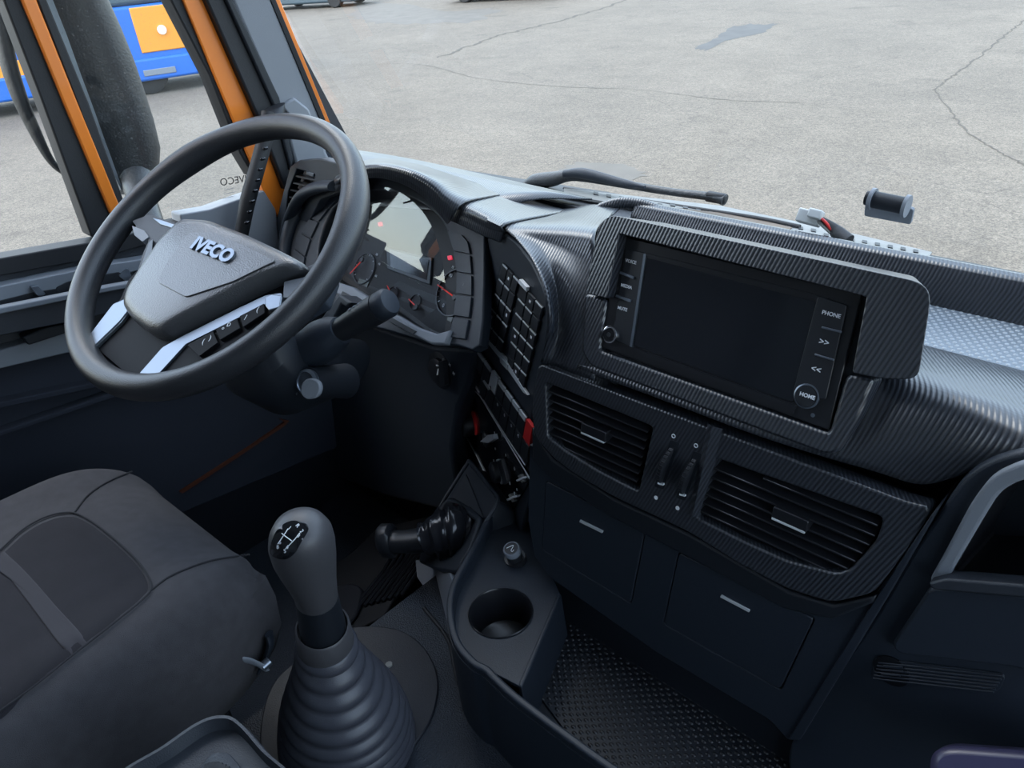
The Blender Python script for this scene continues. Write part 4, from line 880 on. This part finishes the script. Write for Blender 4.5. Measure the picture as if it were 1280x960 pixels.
pillow('spoke_plate', FW, [(165, 275), (188, 268), (236, 285), (300, 300), (386, 336), (402, 330), (404, 350), (372, 385), (330, 420), (280, 455), (200, 478), (165, 478), (112, 432), (118, 410), (150, 375), (160, 350), (180, 330), (190, 300)], [(-.045, .95), (-.03, .98), (-.010, .99), (-.006, .97)], M['matte'], sw, h=-.008, r=.006)
slab('spoke_trim', FW, [(112, 417), (141, 379), (158, 372), (161, 388), (150, 402), (117, 434)], -.02, .0, M['silver'], sw, r=.004, bevel=.003)
slab('spoke_trim', FW, [(166, 476), (203, 434), (230, 419), (300, 384), (332, 369), (352, 366), (353, 375), (336, 378), (232, 430), (192, 474)], -.02, .001, M['silver'], sw, r=.003, bevel=.003)
slab('trim_end', FW, [(331, 371), (340, 367), (352, 369), (350, 384), (336, 388), (331, 382)], -.005, .007, M['silver'], sw, r=.002, bevel=.002)
slab('button_pod', FW, [(232, 431), (335, 378), (340, 390), (328, 402), (290, 432), (250, 452), (196, 472)], -.02, -.002, M['matte'], sw, r=.004, bevel=.002)
for q in ([(234, 431), (266, 414), (272, 428), (249, 445)], [(269, 411), (296, 398), (300, 410), (275, 425)], [(299, 395), (330, 379), (331, 391), (304, 409)]):
    b_ = slab('spoke_button', FW, q, -.002, .003, M['matte'], sw, r=.0015, bevel=.001)
for s, x, y, z_ in (('(', 254, 427, .010), (')', 263, 422, .010), ('o', 279, 410, .007), ('D', 286, 406, .008), ('/', 307, 397, .010), ('(', 322, 387, .010)): text('button_symbol', s, FW, x, y, z_, M['white'], sw, h=.0034, rot=.5)
slab('left_spoke', FW, [(165, 276), (187, 268), (232, 283), (205, 300), (180, 340), (168, 352), (178, 318), (186, 300), (176, 290)], -.02, .002, M['dash'], sw, r=.005, bevel=.003)
slab('left_spoke_trim', FW, [(190, 272), (200, 274), (228, 284), (222, 287), (200, 280)], .0, .004, M['silver'], sw, bevel=.001)
slab('left_button', FW, [(186, 303), (191, 299), (190, 312), (184, 325), (176, 333)], -.002, .006, M['gloss'], sw, r=.002, bevel=.001)
slab('left_button', FW, [(165, 282), (180, 288), (186, 296), (178, 302), (168, 294)], -.008, .004, M['grey_trim'], sw, r=.002, bevel=.001)
slab('right_trim', FW, [(355, 352), (378, 347), (384, 345), (378, 357), (362, 372), (354, 372)], -.01, .002, M['grey_trim'], sw, r=.002, bevel=.001)
slab('spoke_arm', FW, [(372, 338), (400, 325), (412, 340), (400, 372), (366, 392), (350, 385)], -.03, -.004, M['dash'], sw, r=.004, bevel=.003)
rings('hub_core', [wring(-.09, 0, -.02, .03, .03), wring(-.03, 0, -.02, .04, .04)], M['dash_dark'], sw, n=32)
# ---------------------------------------------------------------- driver's seat
st_ = thing('driver_seat', 'dark grey cloth driver seat cushion with a velour centre panel', 'seat', (-.99, 0, -.98))
def hseat(x, y):
    u = (x+.955)/.255; v = (y-.262)/.60                     # u -1..1 across, v 0 at the front edge
    bol = .016*max(0, abs(u)-.55)/.45
    e = max(0, abs(u)-.72)/.28; f = max(0, v+.22)/.22
    d = min(1, (e**3+f**3)**(1/3))
    return -.640 + .02*u + bol - .035*f*f*0 - .075*(1-math.sqrt(max(0, 1-d*d)))
NX, NY = 60, 70
vs = []; uvs = []
def corner(u, v):                                          # square to rounded-front footprint
    return u, v
rows_ = []
for j in range(NY+1):
    for i in range(NX+1):
        s = -1+2*i/NX; t = j/NY
        y = -.34 + .60*t; hw = .255*(1 - .20*max(0, (t-.72)/.28)**2.4)
        x = -.955 + s*hw; z = hseat(-.955+s*.255, y)
        vs.append(V((x, y, z)))
    # skirts are added below
fs = [(j*(NX+1)+i, j*(NX+1)+i+1, (j+1)*(NX+1)+i+1, (j+1)*(NX+1)+i) for j in range(NY) for i in range(NX)]
top = {(i, j): vs[j*(NX+1)+i] for j in range(NY+1) for i in range(NX+1)}
def hwid(y): t = (y+.34)/.60; return .255*(1 - .20*max(0, (t-.72)/.28)**2.4)
def surf(px, py):                                          # where a sight line meets the cushion top
    r = ray(px, py); z = -.60
    for _ in range(40):
        p = r*(z/r.z); s = (p.x+.955)/hwid(min(p.y, .26)); z = z*.5 + .5*hseat(-.955+max(-1, min(1, s))*.255, min(p.y, .26))
    return r*(z/r.z)
border = [(i, 0) for i in range(NX+1)] + [(NX, j) for j in range(1, NY+1)] + [(i, NY) for i in range(NX-1, -1, -1)] + [(0, j) for j in range(NY-1, 0, -1)]
bi = [j*(NX+1)+i for i, j in border]; cen = V((-.955, 0, 0)); prev = bi
for dz, sc_ in ((-.035, 1.012), (-.085, 1.0), (-.125, .95)):
    cur = []
    for i, j in border:
        p = top[(i, j)]; q = V((cen.x+(p.x-cen.x)*sc_, p.y*sc_ if p.y > 0 else p.y, p.z+dz)); cur.append(len(vs)); vs.append(q)
    n = len(prev); fs += [(prev[k], prev[(k+1) % n], cur[(k+1) % n], cur[k]) for k in range(n)]; prev = cur
fs.append(tuple(prev))
link('cushion', mesh(vs, fs), M['seat'], st_, smooth=80)
def spath(pts, n=30, up=.001): return [surf(*p) + V((0, 0, up)) for p in [(q.x, q.y) for q in cat(pts, n)]]
tube('seam', spath([(92, 643), (110, 620), (135, 603), (165, 590)], 18), .0014, M['seam'], st_, samples=0, n=6)
tube('seam', spath([(188, 739), (215, 720), (262, 702), (312, 694)], 20), .0014, M['seam'], st_, samples=0, n=6)
pc = [(-30, 715), (0, 690), (30, 663), (60, 647), (88, 642), (110, 650), (140, 672), (170, 700), (186, 722), (189, 738), (178, 752), (140, 783), (90, 822), (40, 862), (-20, 905)]
def patch(nm, loop, m, up=.0016, n=90):
    q = [V((a.x, a.y)) for a in cat(loop, n, True)]; c = sum(q, V((0, 0)))/n; vv = []; K = 8
    for k in range(K, 0, -1): vv += [surf(*(c+(p-c)*(k/K))) + V((0, 0, up if k < K else -.001)) for p in q]
    vv.append(surf(*c) + V((0, 0, up))); fc = [(k*n+j, k*n+(j+1) % n, (k+1)*n+(j+1) % n, (k+1)*n+j) for k in range(K-1) for j in range(n)]
    fc += [((K-1)*n+j, (K-1)*n+(j+1) % n, K*n) for j in range(n)]
    return link(nm, mesh(vv, fc), m, st_, smooth=180)
patch('centre_panel', pc, M['seat_in'], .0018)
patch('panel_stripe', [(0, 688), (12, 694), (40, 722), (75, 762), (110, 802), (98, 812), (86, 820), (60, 788), (30, 748), (6, 718), (-12, 705)], M['seat_stripe'], .0032, 60)
tube('panel_piping', [p for p in spath(pc, 120, .0022)], .0013, M['seam'], st_, samples=0, n=6)
box('suspension', (-.985, -.05, -.95), (.36, .46, .34), M['dash_dark'], st_, .03)
pts = [(-.24, -.36), (.24, -.36)]
loft('backrest', [[V((-.985+s*.26, -.33-.05*abs(s)*0+.0, -.66)) for s in (-1, -.5, 0, .5, 1)], [V((-.985+s*.26, -.36+.03*abs(s), -.40)) for s in (-1, -.5, 0, .5, 1)], [V((-.985+s*.24, -.42+.03*abs(s), -.05)) for s in (-1, -.5, 0, .5, 1)], [V((-.985+s*.18, -.46, .10)) for s in (-1, -.5, 0, .5, 1)]], M['seat'], st_, nu=20, nv=20, thick=.10)
tg = thing('belt_strap', 'small grey strap end hanging under the seat edge', 'strap', X(300, 820, -.74))
tube('webbing', [X(286, 808, -.745), X(294, 822, -.72), (X(312, 826, -.71)), X(326, 832, -.70), X(334, 838, -.70)], [.009, .006, .006, .005, .004], M['grey_trim'], tg, sq=.35)
tube('tip', [X(328, 834, -.70), X(337, 826, -.70)], .006, M['silver'], tg, samples=0)
tube('side_tab', [X(336, 792, -.72), X(338, 806, -.715), X(330, 826, -.715), X(322, 842, -.715)], [.012, .012, .009, .004], M['dash'], tg, sq=.4)

# ---------------------------------------------------------------- gear lever
gl = thing('gear_lever', 'tall gear lever with grey knob and ribbed rubber gaiter', 'gear lever', (-.698, .275, -.98))
B_, K_ = V((-.698, .275, -.975)), V((-.583, .2513, -.50)); AX = (K_-B_).normalized()
GU = V((1, 0, 0)); GV = AX.cross(GU).normalized(); GU = GV.cross(AX)
R = []
NP = 11
for i in range(NP*8+1):
    t = i/(NP*8); z = t*.55                                  # from floor to collar
    pr_ = (.094, .092, .089, .085, .080, .073, .064, .054, .044, .036, .034); x_ = min(t*10, 9.999); env = pr_[int(x_)]*(1-x_%1) + pr_[int(x_)+1]*(x_%1)
    c = B_.lerp(K_, z) + V((.012, -.004, 0))*math.sin(math.pi*min(1, t*1.1))
    ph = (i % 8)/8; r = env + .0055*abs(math.sin(math.pi*ph)) - .0025
    tilt = 1-t
    u = (GU*(1-tilt) + V((1, 0, 0))*tilt); v = (GV*(1-tilt) + V((0, 1, 0))*tilt)
    if c.z < -.978: c.z = -.978
    R.append((c + V((.006, .0, 0))*tilt, u*r*1.05, v*r*.98))
rings('gaiter', R, M['gaiter'], gl, n=56, smooth=75)
def gr(t, r, off=(0, 0), ry=None): return (B_.lerp(K_, t) + GU*off[0] + GV*off[1], GU*r, GV*(ry or r))
rings('collar', [gr(.50, .0335), gr(.53, .034), gr(.615, .0315), gr(.62, .029), gr(.60, .027)], M['knob'], gl, n=40)
rings('stem', [gr(.55, .0262), gr(.63, .0262), gr(.72, .0240), gr(.78, .0225)], M['dash_dark'], gl, n=40)
KP = [(.735, .0232, 0), (.77, .0238, 0), (.81, .0265, -.003), (.85, .0300, -.006), (.89, .0330, -.008), (.93, .0338, -.008), (.965, .0318, -.006), (.99, .0270, -.005), (1.008, .018, -.004), (1.014, .007, -.003)]
rings('knob', [gr(t, r, (o_, 0)) for t, r, o_ in KP], M['knob'], gl, n=48)
# shift diagram plate laid on the head of the knob
KNOB = bpy.data.objects['knob']; onk0 = hitter(KNOB); KC = B_.lerp(K_, .925) - GU*.008
def onk(px, py, up=.0):                                    # where a sight line meets the rounded head
    return onk0(px, py, up)
gp = [(338, 690), (342, 672), (351, 658), (366, 651), (382, 654), (386, 662), (378, 676), (369, 691), (358, 699), (345, 697)]
gq = cat(gp, 48, True); gcx = sum(gq, V((0, 0)))/48; vv = []
for k, up in ((1.0, -.001), (.97, .0012), (.7, .0016), (.35, .0018)): vv += [onk(*(gcx+(V((q.x, q.y))-gcx)*k), up) for q in gq]
vv.append(onk(*gcx, .0018))
fc = [(k*48+j, k*48+(j+1) % 48, (k+1)*48+(j+1) % 48, (k+1)*48+j) for k in range(3) for j in range(48)] + [(144+j, 144+(j+1) % 48, 192) for j in range(48)]
link('shift_plate', mesh(vv, fc), M['gloss'], gl, smooth=60)
def gln(a, b, r=.0005): tube('shift_mark', [onk(a[0]+(b[0]-a[0])*t/3, a[1]+(b[1]-a[1])*t/3, .0021) for t in range(4)], r, M['white'], gl, samples=0, n=5)
gln((354, 667), (366, 676)); gln((349, 680), (361, 662)); gln((358, 686), (375, 667))
for s, p in (('8', (347, 684)), ('6', (350, 678)), ('R', (372, 657)), ('1', (362, 660)), ('5', (356, 689)), ('4', (359, 684)), ('3', (373, 670)), ('2', (377, 664))):
    c_ = onk(*p, .002); n_k = (c_-KC).normalized(); ux = V((1, -.25, .55)); text('shift_number', s, Frame(c_, ux - n_k*ux.dot(n_k), n_k.cross(ux)), *p, .0055, M['white'], gl, h=.0003, rot=.2)
gpl = thing('gaiter_plate', 'rounded dark plate on the tunnel under the gear lever gaiter', 'plate', (-.7, .3, -.98))
gp2 = [(330, 885), (345, 850), (372, 825), (400, 800), (432, 786), (470, 783), (505, 790), (532, 812), (547, 845), (545, 880), (530, 915), (500, 950), (460, 980), (400, 1010), (350, 1000), (326, 940)]
q = cat([FF.ab(*p, .004) for p in gp2], 80, True)
o = prism('plate', [FF.pt(p.x, p.y, 0) for p in q], [FF.pt(p.x, p.y, .005) for p in q], M['plate'], gpl, .002)
lathe('screw', FF, (487, 834), [(.006, .005), (.0055, .0075), (.003, .008)], M['zinc'], gpl, n=14)

# ---------------------------------------------------------------- console tray
ct = thing('console_tray', 'deep black centre console tray with cup holder and curved rim', 'tray', (-.45, .5, -.98))
ZR = -.82
rim = [(612, 640), (603, 654), (585, 688), (567, 720), (559, 745), (559, 775), (568, 805), (588, 829), (604, 838), (614, 848), (640, 872), (700, 918), (770, 968), (900, 1050), (1010, 1120)]
C3 = cat([Z(*p, ZR) for p in rim], 90)
inn = []
for i, p in enumerate(C3):
    a = C3[max(0, i-1)]; b = C3[min(89, i+1)]; t = (b-a).normalized(); nrm = V((-t.y, t.x, 0)); inn.append(p + nrm*.010)
def wall(nm, A, B, z0, z1, m, bevel):
    n = len(A); vs = [V((p.x, p.y, z0)) for p in A] + [V((p.x, p.y, z1)) for p in A] + [V((p.x, p.y, z1)) for p in B] + [V((p.x, p.y, z0)) for p in B]
    fc = []
    for k in range(4):
        fc += [(k*n+i, k*n+i+1, ((k+1) % 4)*n+i+1, ((k+1) % 4)*n+i) for i in range(n-1)]
    fc += [(0, n, 2*n, 3*n), (n-1, 2*n-1, 3*n-1, 4*n-1)]
    o = link(nm, mesh(vs, fc), m, ct, smooth=50); 
    if bevel: bev(o, bevel, 3)
    return o
wall('rim', C3, inn, ZR-.014, ZR, M['dash'], .003)
out_ = [p + (p-q_)*.1 for p, q_ in zip(C3, inn)]
foot = [V((p.x, p.y, 0)) + (p-q_)*-.5 for p, q_ in zip(C3, inn)]
wall('wall', out_, inn, -.985, ZR-.012, M['dash'], 0)
shelf = [(603, 668), (580, 705), (566, 740), (566, 780), (580, 812), (600, 832), (650, 858), (668, 820), (700, 742), (690, 720), (672, 690), (660, 650), (630, 640)]
FT = Frame((0, 0, -.845), (1, 0, 0), (0, 1, 0)); cc = FT.ab(626, 766)
plate('cup_shelf', FT, [[FT.ab(*p) for p in shelf], circ(cc, .0455, 48)], -.006, 0, M['dash'], ct, px=False, bevel=.001)
rings('cup_well', [(FT.pt(*cc, .0015), FT.u*.047, FT.v*.047), (FT.pt(*cc, .0025), FT.u*.0455, FT.v*.0455), (FT.pt(*cc, .0), FT.u*.0440, FT.v*.0440), (FT.pt(*cc, -.06), FT.u*.040, FT.v*.040), (FT.pt(*cc, -.063), FT.u*.036, FT.v*.036), (FT.pt(*cc, -.0635), FT.u*.001, FT.v*.001)], M['satin'], ct, n=48, caps=False)
e0, e1 = FT.ab(650, 858), FT.ab(700, 742)
prism('cup_shelf_side', [FT.pt(e0[0]-.004, e0[1], -.10), FT.pt(e1[0]-.004, e1[1], -.10), FT.pt(e1[0]+.012, e1[1], -.10), FT.pt(e0[0]+.012, e0[1], -.10)], [FT.pt(e0[0]-.004, e0[1], .0005), FT.pt(e1[0]-.004, e1[1], .0005), FT.pt(e1[0]+.003, e1[1], .0005), FT.pt(e0[0]+.003, e0[1], .0005)], M['dash'], ct, .002)
FM = Frame((0, 0, -.925), (1, 0, 0), (0, 1, 0))
mp = [FM.ab(*p) for p in ((655, 845), (672, 800), (700, 735), (800, 775), (975, 893), (1020, 985), (920, 1080), (760, 985))]
bp_ = [(p.x, p.y) for p in inn[50:]] + [(-.10, .62), (-.54, .62)]
prism('bottom', [FM.pt(*p, -.02) for p in bp_], [FM.pt(*p, -.004) for p in bp_], M['dash_dark'], ct)
tmt = thing('tray_liner', 'black studded rubber liner on the console tray floor', 'mat', (-.4, .5, -.93))
prism('sheet', [FM.pt(*p, -.0035) for p in mp], [FM.pt(*p, 0) for p in mp], M['dash_dark'], tmt, .001)
def inpoly(x, y, P=mp):
    c = False
    for i in range(len(P)):
        (x1, y1), (x2, y2) = P[i-1], P[i]
        if (y1 > y) != (y2 > y) and x < (x2-x1)*(y-y1)/(y2-y1)+x1: c = not c
    return c
M['stud'] = mat('stud_rubber', (.011, .012, .015), .38)
xs0 = min(p[0] for p in mp); ys0 = min(p[1] for p in mp)
domes('studs', FM, [xs0+i*.0135 for i in range(60)], [ys0+j*.0062 for j in range(70)], .0030, .0018, M['stud'], tmt, inside=lambda a, b: inpoly(a, b) and inpoly(a+.006, b) and inpoly(a-.006, b), n=6, elong=1.35)
prism('back_ledge', [V((-.60, .60, -.98)), V((-.12, .60, -.98)), V((-.12, .66, -.98)), V((-.60, .66, -.98))], [V((-.60, .625, -.80)), V((-.12, .625, -.80)), V((-.12, .66, -.80)), V((-.60, .66, -.80))], M['dash_dark'], ct)
lg = thing('cigarette_lighter', 'round push-in lighter standing in the console beside the cup holder', 'lighter', FT.px(640, 695))
la, lb_ = FT.ab(645, 700), None
LA = V((0, -.25, 1)).normalized(); LU = V((1, 0, 0)); LVv = LA.cross(LU)
lc = FT.pt(*la, 0)
rings('socket', [(lc, LU*.0175, LVv*.0175), (lc+LA*.008, LU*.0165, LVv*.0165), (lc+LA*.008, LU*.0135, LVv*.0135)], M['satin'], lg, n=28)
rings('body', [(lc, LU*.0125, LVv*.0125), (lc+LA*.026, LU*.0125, LVv*.0125)], M['button'], lg, n=28)
rings('cap', [(lc+LA*.020, LU*.0132, LVv*.0132), (lc+LA*.028, LU*.0138, LVv*.0138), (lc+LA*.031, LU*.0125, LVv*.0125), (lc+LA*.0305, LU*.0105, LVv*.0105)], M['grey_trim'], lg, n=28)
rings('cap_face', [(lc+LA*.029, LU*.0106, LVv*.0106), (lc+LA*.0312, LU*.0104, LVv*.0104)], M['button'], lg, n=28)
tube('cap_symbol', [lc+LA*.0316+LU*a+LVv*b for a, b in ((-.006, -.004), (-.001, .005), (.001, .004), (.003, -.003), (.006, -.004), (.006, 0))], .0006, M['white'], lg, n=5)

# ---------------------------------------------------------------- hand brake on the console flank
FB = Frame(Y(603, 640, .63), (.80, -.50, .05), (.32, .62, .70))
hp = thing('brake_panel', 'dark angled console flank with triangular recess around the hand brake', 'panel', FB.o)
po_ = [(586, 577), (614, 611), (624, 626), (606, 655), (590, 684), (570, 716), (545, 712), (522, 702), (532, 668), (545, 642)]
slab('flank', FB, po_, -.05, 0, M['dash'], hp, r=.008, bevel=.004)
tube('flank_edge', [FB.px(*p, .002) for p in ((545, 642), (565, 609), (584, 580), (589, 579), (614, 611), (622, 626), (605, 656), (588, 688))], .0035, M['dash'], hp)
slab('triangle', FB, [(582, 592), (604, 647), (580, 634), (556, 636)], 0, .003, M['door'], hp, r=.003, bevel=.002)
tube('boot_frame', [FB.px(*p, .006) for p in ((548, 645), (560, 628), (570, 629), (594, 645), (599, 655), (590, 684), (578, 704))], .006, M['dash'], hp)
slab('foot_panel', Frame(Y(545, 740, .56), (.8, -.5, 0), (0, .3, 1)), [(519, 700), (560, 708), (566, 730), (560, 760), (562, 800), (552, 790), (536, 745), (521, 722)], -.02, 0, M['grey_trim'], hp, bevel=.003)
hb = thing('hand_brake', 'stubby hand brake lever in a crumpled glossy black boot', 'lever', FB.px(570, 665))
M['boot'] = mat('boot_vinyl', (.015, .016, .020), .18, bump=(38, 1, 'n'))
bd = [((592, 672), .625, .030), ((578, 666), .612, .040), ((566, 666), .598, .043), ((554, 668), .585, .039), ((543, 671), .572, .031), ((534, 673), .563, .025), ((530, 674), .560, .020)]
cs = [Y(*p, y) for p, y, r in bd]; R = []
for i, (c, (_, _, r)) in enumerate(zip(cs, bd)):
    t = (cs[min(i+1, len(cs)-1)] - cs[max(i-1, 0)]).normalized(); u = t.cross(V((0, 0, 1))).normalized(); v = u.cross(t); R.append((c, u*r*1.0, v*r*1.25))
RR2 = []
for i in range(28):
    x = i/27*(len(R)-1); j = min(int(x), len(R)-2); f_ = x-j; wob = 1+.05*math.sin(i*1.9)+.03*math.sin(i*.9)
    RR2.append(tuple(R[j][k]*(1-f_)+R[j+1][k]*f_ for k in range(3))); RR2[-1] = (RR2[-1][0] + V((0, .003*math.sin(i), .003*math.cos(i*1.3))), RR2[-1][1]*wob, RR2[-1][2]*wob)
rings('boot', RR2, M['boot'], hb, n=36, smooth=80)
tube('arm', [Y(540, 673, .568), Y(520, 676, .553), Y(500, 677, .54), Y(488, 676, .532)], [.023, .021, .020, .020], M['button'], hb, n=24)
Fh = Frame(Y(482, 676, .53), V((.2, -.9, .4)).cross(V((.1, .2, 1))), (.1, .2, 1))
hd_ = (Y(470, 675, .52) - Y(496, 677, .538)).normalized(); hu_ = hd_.cross(V((0, 0, 1))).normalized(); hv = hu_.cross(hd_)
h0 = Y(484, 676, .53)
rings('grip', [(h0 - hd_*.014, hu_*.022, hv*.028), (h0-hd_*.009, hu_*.025, hv*.034), (h0+hd_*.006, hu_*.024, hv*.034), (h0+hd_*.012, hu_*.019, hv*.028), (h0+hd_*.014, hu_*.010, hv*.016)], M['button'], hb, n=36)
FH = Frame(h0, hu_, hv); FH = FH if FH.n.dot(-h0) > 0 else Frame(h0, -hu_, hv)
# symbol on the grip face
text('grip_symbol', 'P', Frame(h0 + hd_*.0145, hu_ if hu_.cross(hv).dot(hd_) > 0 else -hu_, hv), 476, 684, .007, M['grey_trim'], hb, h=.0005)

# ---------------------------------------------------------------- passenger side of the dashboard
pp = thing('passenger_panel', 'dark passenger dashboard panel with open bin and speaker grille', 'panel', (.15, .6, -.7))
prec = [(1160, 732), (1200, 672), (1232, 632), (1250, 602), (1282, 586), (1340, 580), (1500, 590), (1560, 800), (1500, 860), (1300, 755), (1182, 738)]
pout = [(1180, 632), (1195, 608), (1215, 588), (1245, 572), (1290, 562), (1350, 560), (1600, 600), (1700, 1100), (1300, 1150), (985, 1010), (985, 935), (1040, 850), (1100, 760), (1140, 690)]
prh = [(1182, 728), (1234, 640), (1252, 612), (1290, 596), (1350, 590), (1560, 640), (1560, 830), (1290, 735)]
plate('face', FP, [pout, prh], -.02, 0, M['dash'], pp, bevel=.004, rs=[.02, .015])
plate('bin_frame', FP, [[(1158, 731), (1180, 692), (1214, 628), (1240, 594), (1282, 576), (1350, 570), (1600, 630), (1600, 850), (1290, 745)], prh], -.002, .008, M['grey_trim'], pp, bevel=.003, rs=[.012, .015])
q = [FP.ab(*p, -.0) for p in prh]; q = rnd(q, .015)
n_ = len(q); link('bin', mesh([FP.pt(a, b, -.002) for a, b in q]+[FP.pt(a*.96+.01, b*.96, -.16) for a, b in q], [(i, (i+1) % n_, n_+(i+1) % n_, n_+i) for i in range(n_)]+[tuple(range(n_, 2*n_))]), M['satin'], pp)
slab('lid', FP, [(1162, 734), (1290, 745), (1340, 760), (1340, 860), (1270, 835), (1122, 818), (1114, 806)], 0, .010, M['dash'], pp, r=.008, bevel=.004)
slab('lid_edge', FP, [(1160, 729), (1182, 724), (1292, 733), (1350, 742), (1350, 760), (1290, 748), (1165, 737)], .0, .018, M['door'], pp, r=.003, bevel=.004)
spk = thing('speaker_grille', 'slotted speaker grille moulded low in the passenger panel', 'grille', FP.px(1120, 840))
slab('plate', FP, [(1092, 828), (1104, 824), (1254, 842), (1256, 848), (1250, 862), (1236, 868), (1104, 850), (1090, 848)], 0, .0015, M['dash'], spk, r=.004, bevel=.0008)
for i in range(6):
    t = i/5; a, b = (1098-6*t, 828+20*t), (1254-12*t, 845+20*t)
    tube('rib', [FP.px(*a, .002), FP.px(*b, .002)], .0012, M['dash'], spk, samples=0, n=6)
lathe('speaker_disc', FP, (1115, 838), [(.0175, .0), (.0175, .0020), (.016, .0024)], M['matte'], spk)
for i in range(5): 
    t = (i-2)*5; w2 = math.sqrt(max(0, 14**2-(t*1.5)**2)); tube('disc_rib', [FP.px(1115-w2-t*.3, 838+t-w2*.05, .003), FP.px(1115+w2-t*.3, 838+t+w2*.1, .003)], .0011, M['dash'], spk, samples=0, n=6)
ob = thing('violet_case', 'smooth violet grey case showing at the bottom edge below the speaker grille', 'case', Z(1220, 960, -.80))
F9 = Frame((0, .50, -.70), (1, 0, 0), (0, .4, .4))
slab('shell', F9, [(1165, 940), (1185, 932), (1300, 940), (1400, 960), (1400, 1040), (1180, 1030), (1160, 960)], -.05, 0, M['case'] if 'case' in M else mat('violet_case', (.045, .042, .085), .3), ob, r=.01, bevel=.008)

# ---------------------------------------------------------------- pedal mat, floor details
pm = thing('floor_mat', 'ribbed dark rubber mat in the driver footwell', 'mat', Z(470, 730, -1.21))
FM2 = Frame((-1.1, .5, -1.19), (1, 0, .10), (0, 1, .15))
slab('base', FM2, [(395, 720), (440, 690), (470, 660), (560, 640), (560, 690), (515, 710), (480, 770), (440, 790), (400, 775)], -.02, 0, M['rubber'], pm, bevel=.003)
for i in range(9):
    a = i*8.5; tube('rib', [FM2.px(440+a*.9, 762-a*.25, .004), FM2.px(462+a, 735-a*.45, .004), FM2.px(478+a, 715-a*.45, .004), FM2.px(492+a, 690-a*.3, .004)], .006, M['plate'], pm, n=6, sq=.7)
slab('heel_pad', FM2, [(408, 735), (440, 727), (455, 735), (448, 765), (432, 785), (400, 780)], 0, .01, M['plate'], pm, r=.02, bevel=.005)
tn = thing('tunnel_cover', None, None, (-.6, .5, -.98), kind='structure')
tube('tunnel_seam', [FF.px(*p, .002) for p in ((530, 760), (560, 800), (572, 850), (600, 900), (650, 960))], .003, M['rubber'], tn)
sc_ = thing('seat_console', 'black plastic console corner with slotted vent beside the seat', 'console', Z(280, 930, -.6))
FX = Frame((-.49, .06, -.56), (1, 0, 0), (0, 1, 0.12))
bo = [(130, 985), (205, 930), (250, 900), (280, 893), (300, 902), (330, 935), (395, 1010), (300, 1100), (150, 1080)]
q0 = cat([FX.ab(*p) for p in bo], 70, True)
def off(q, d):
    c = sum(q, V((0, 0)))/len(q); return [p + (c-p).normalized()*d for p in q]
pillow('box', FX, bo, [(-.34, 1.0), (-.03, 1.02), (-.010, 1.02), (.0, .985), (.0, .93), (-.006, .90), (-.012, .86)], M['door'], sc_, smooth=40)
fr_ = [(235, 985), (245, 955), (258, 938), (272, 934), (284, 938), (300, 958), (318, 985), (280, 1010)]
pillow('vent_plate', FX, fr_, [(-.02, 1), (-.008, 1.0), (-.007, .96)], M['dash'], sc_)
for i in range(7):
    t = i/6; slab('vent_slot', FX, [(256+t*26, 954-4*math.sin(t*3)+t*4), (261+t*26, 954-4*math.sin(t*3)+t*4), (247+t*30, 985), (241+t*30, 985)], -.008, -.006, M['dash_dark'], sc_)
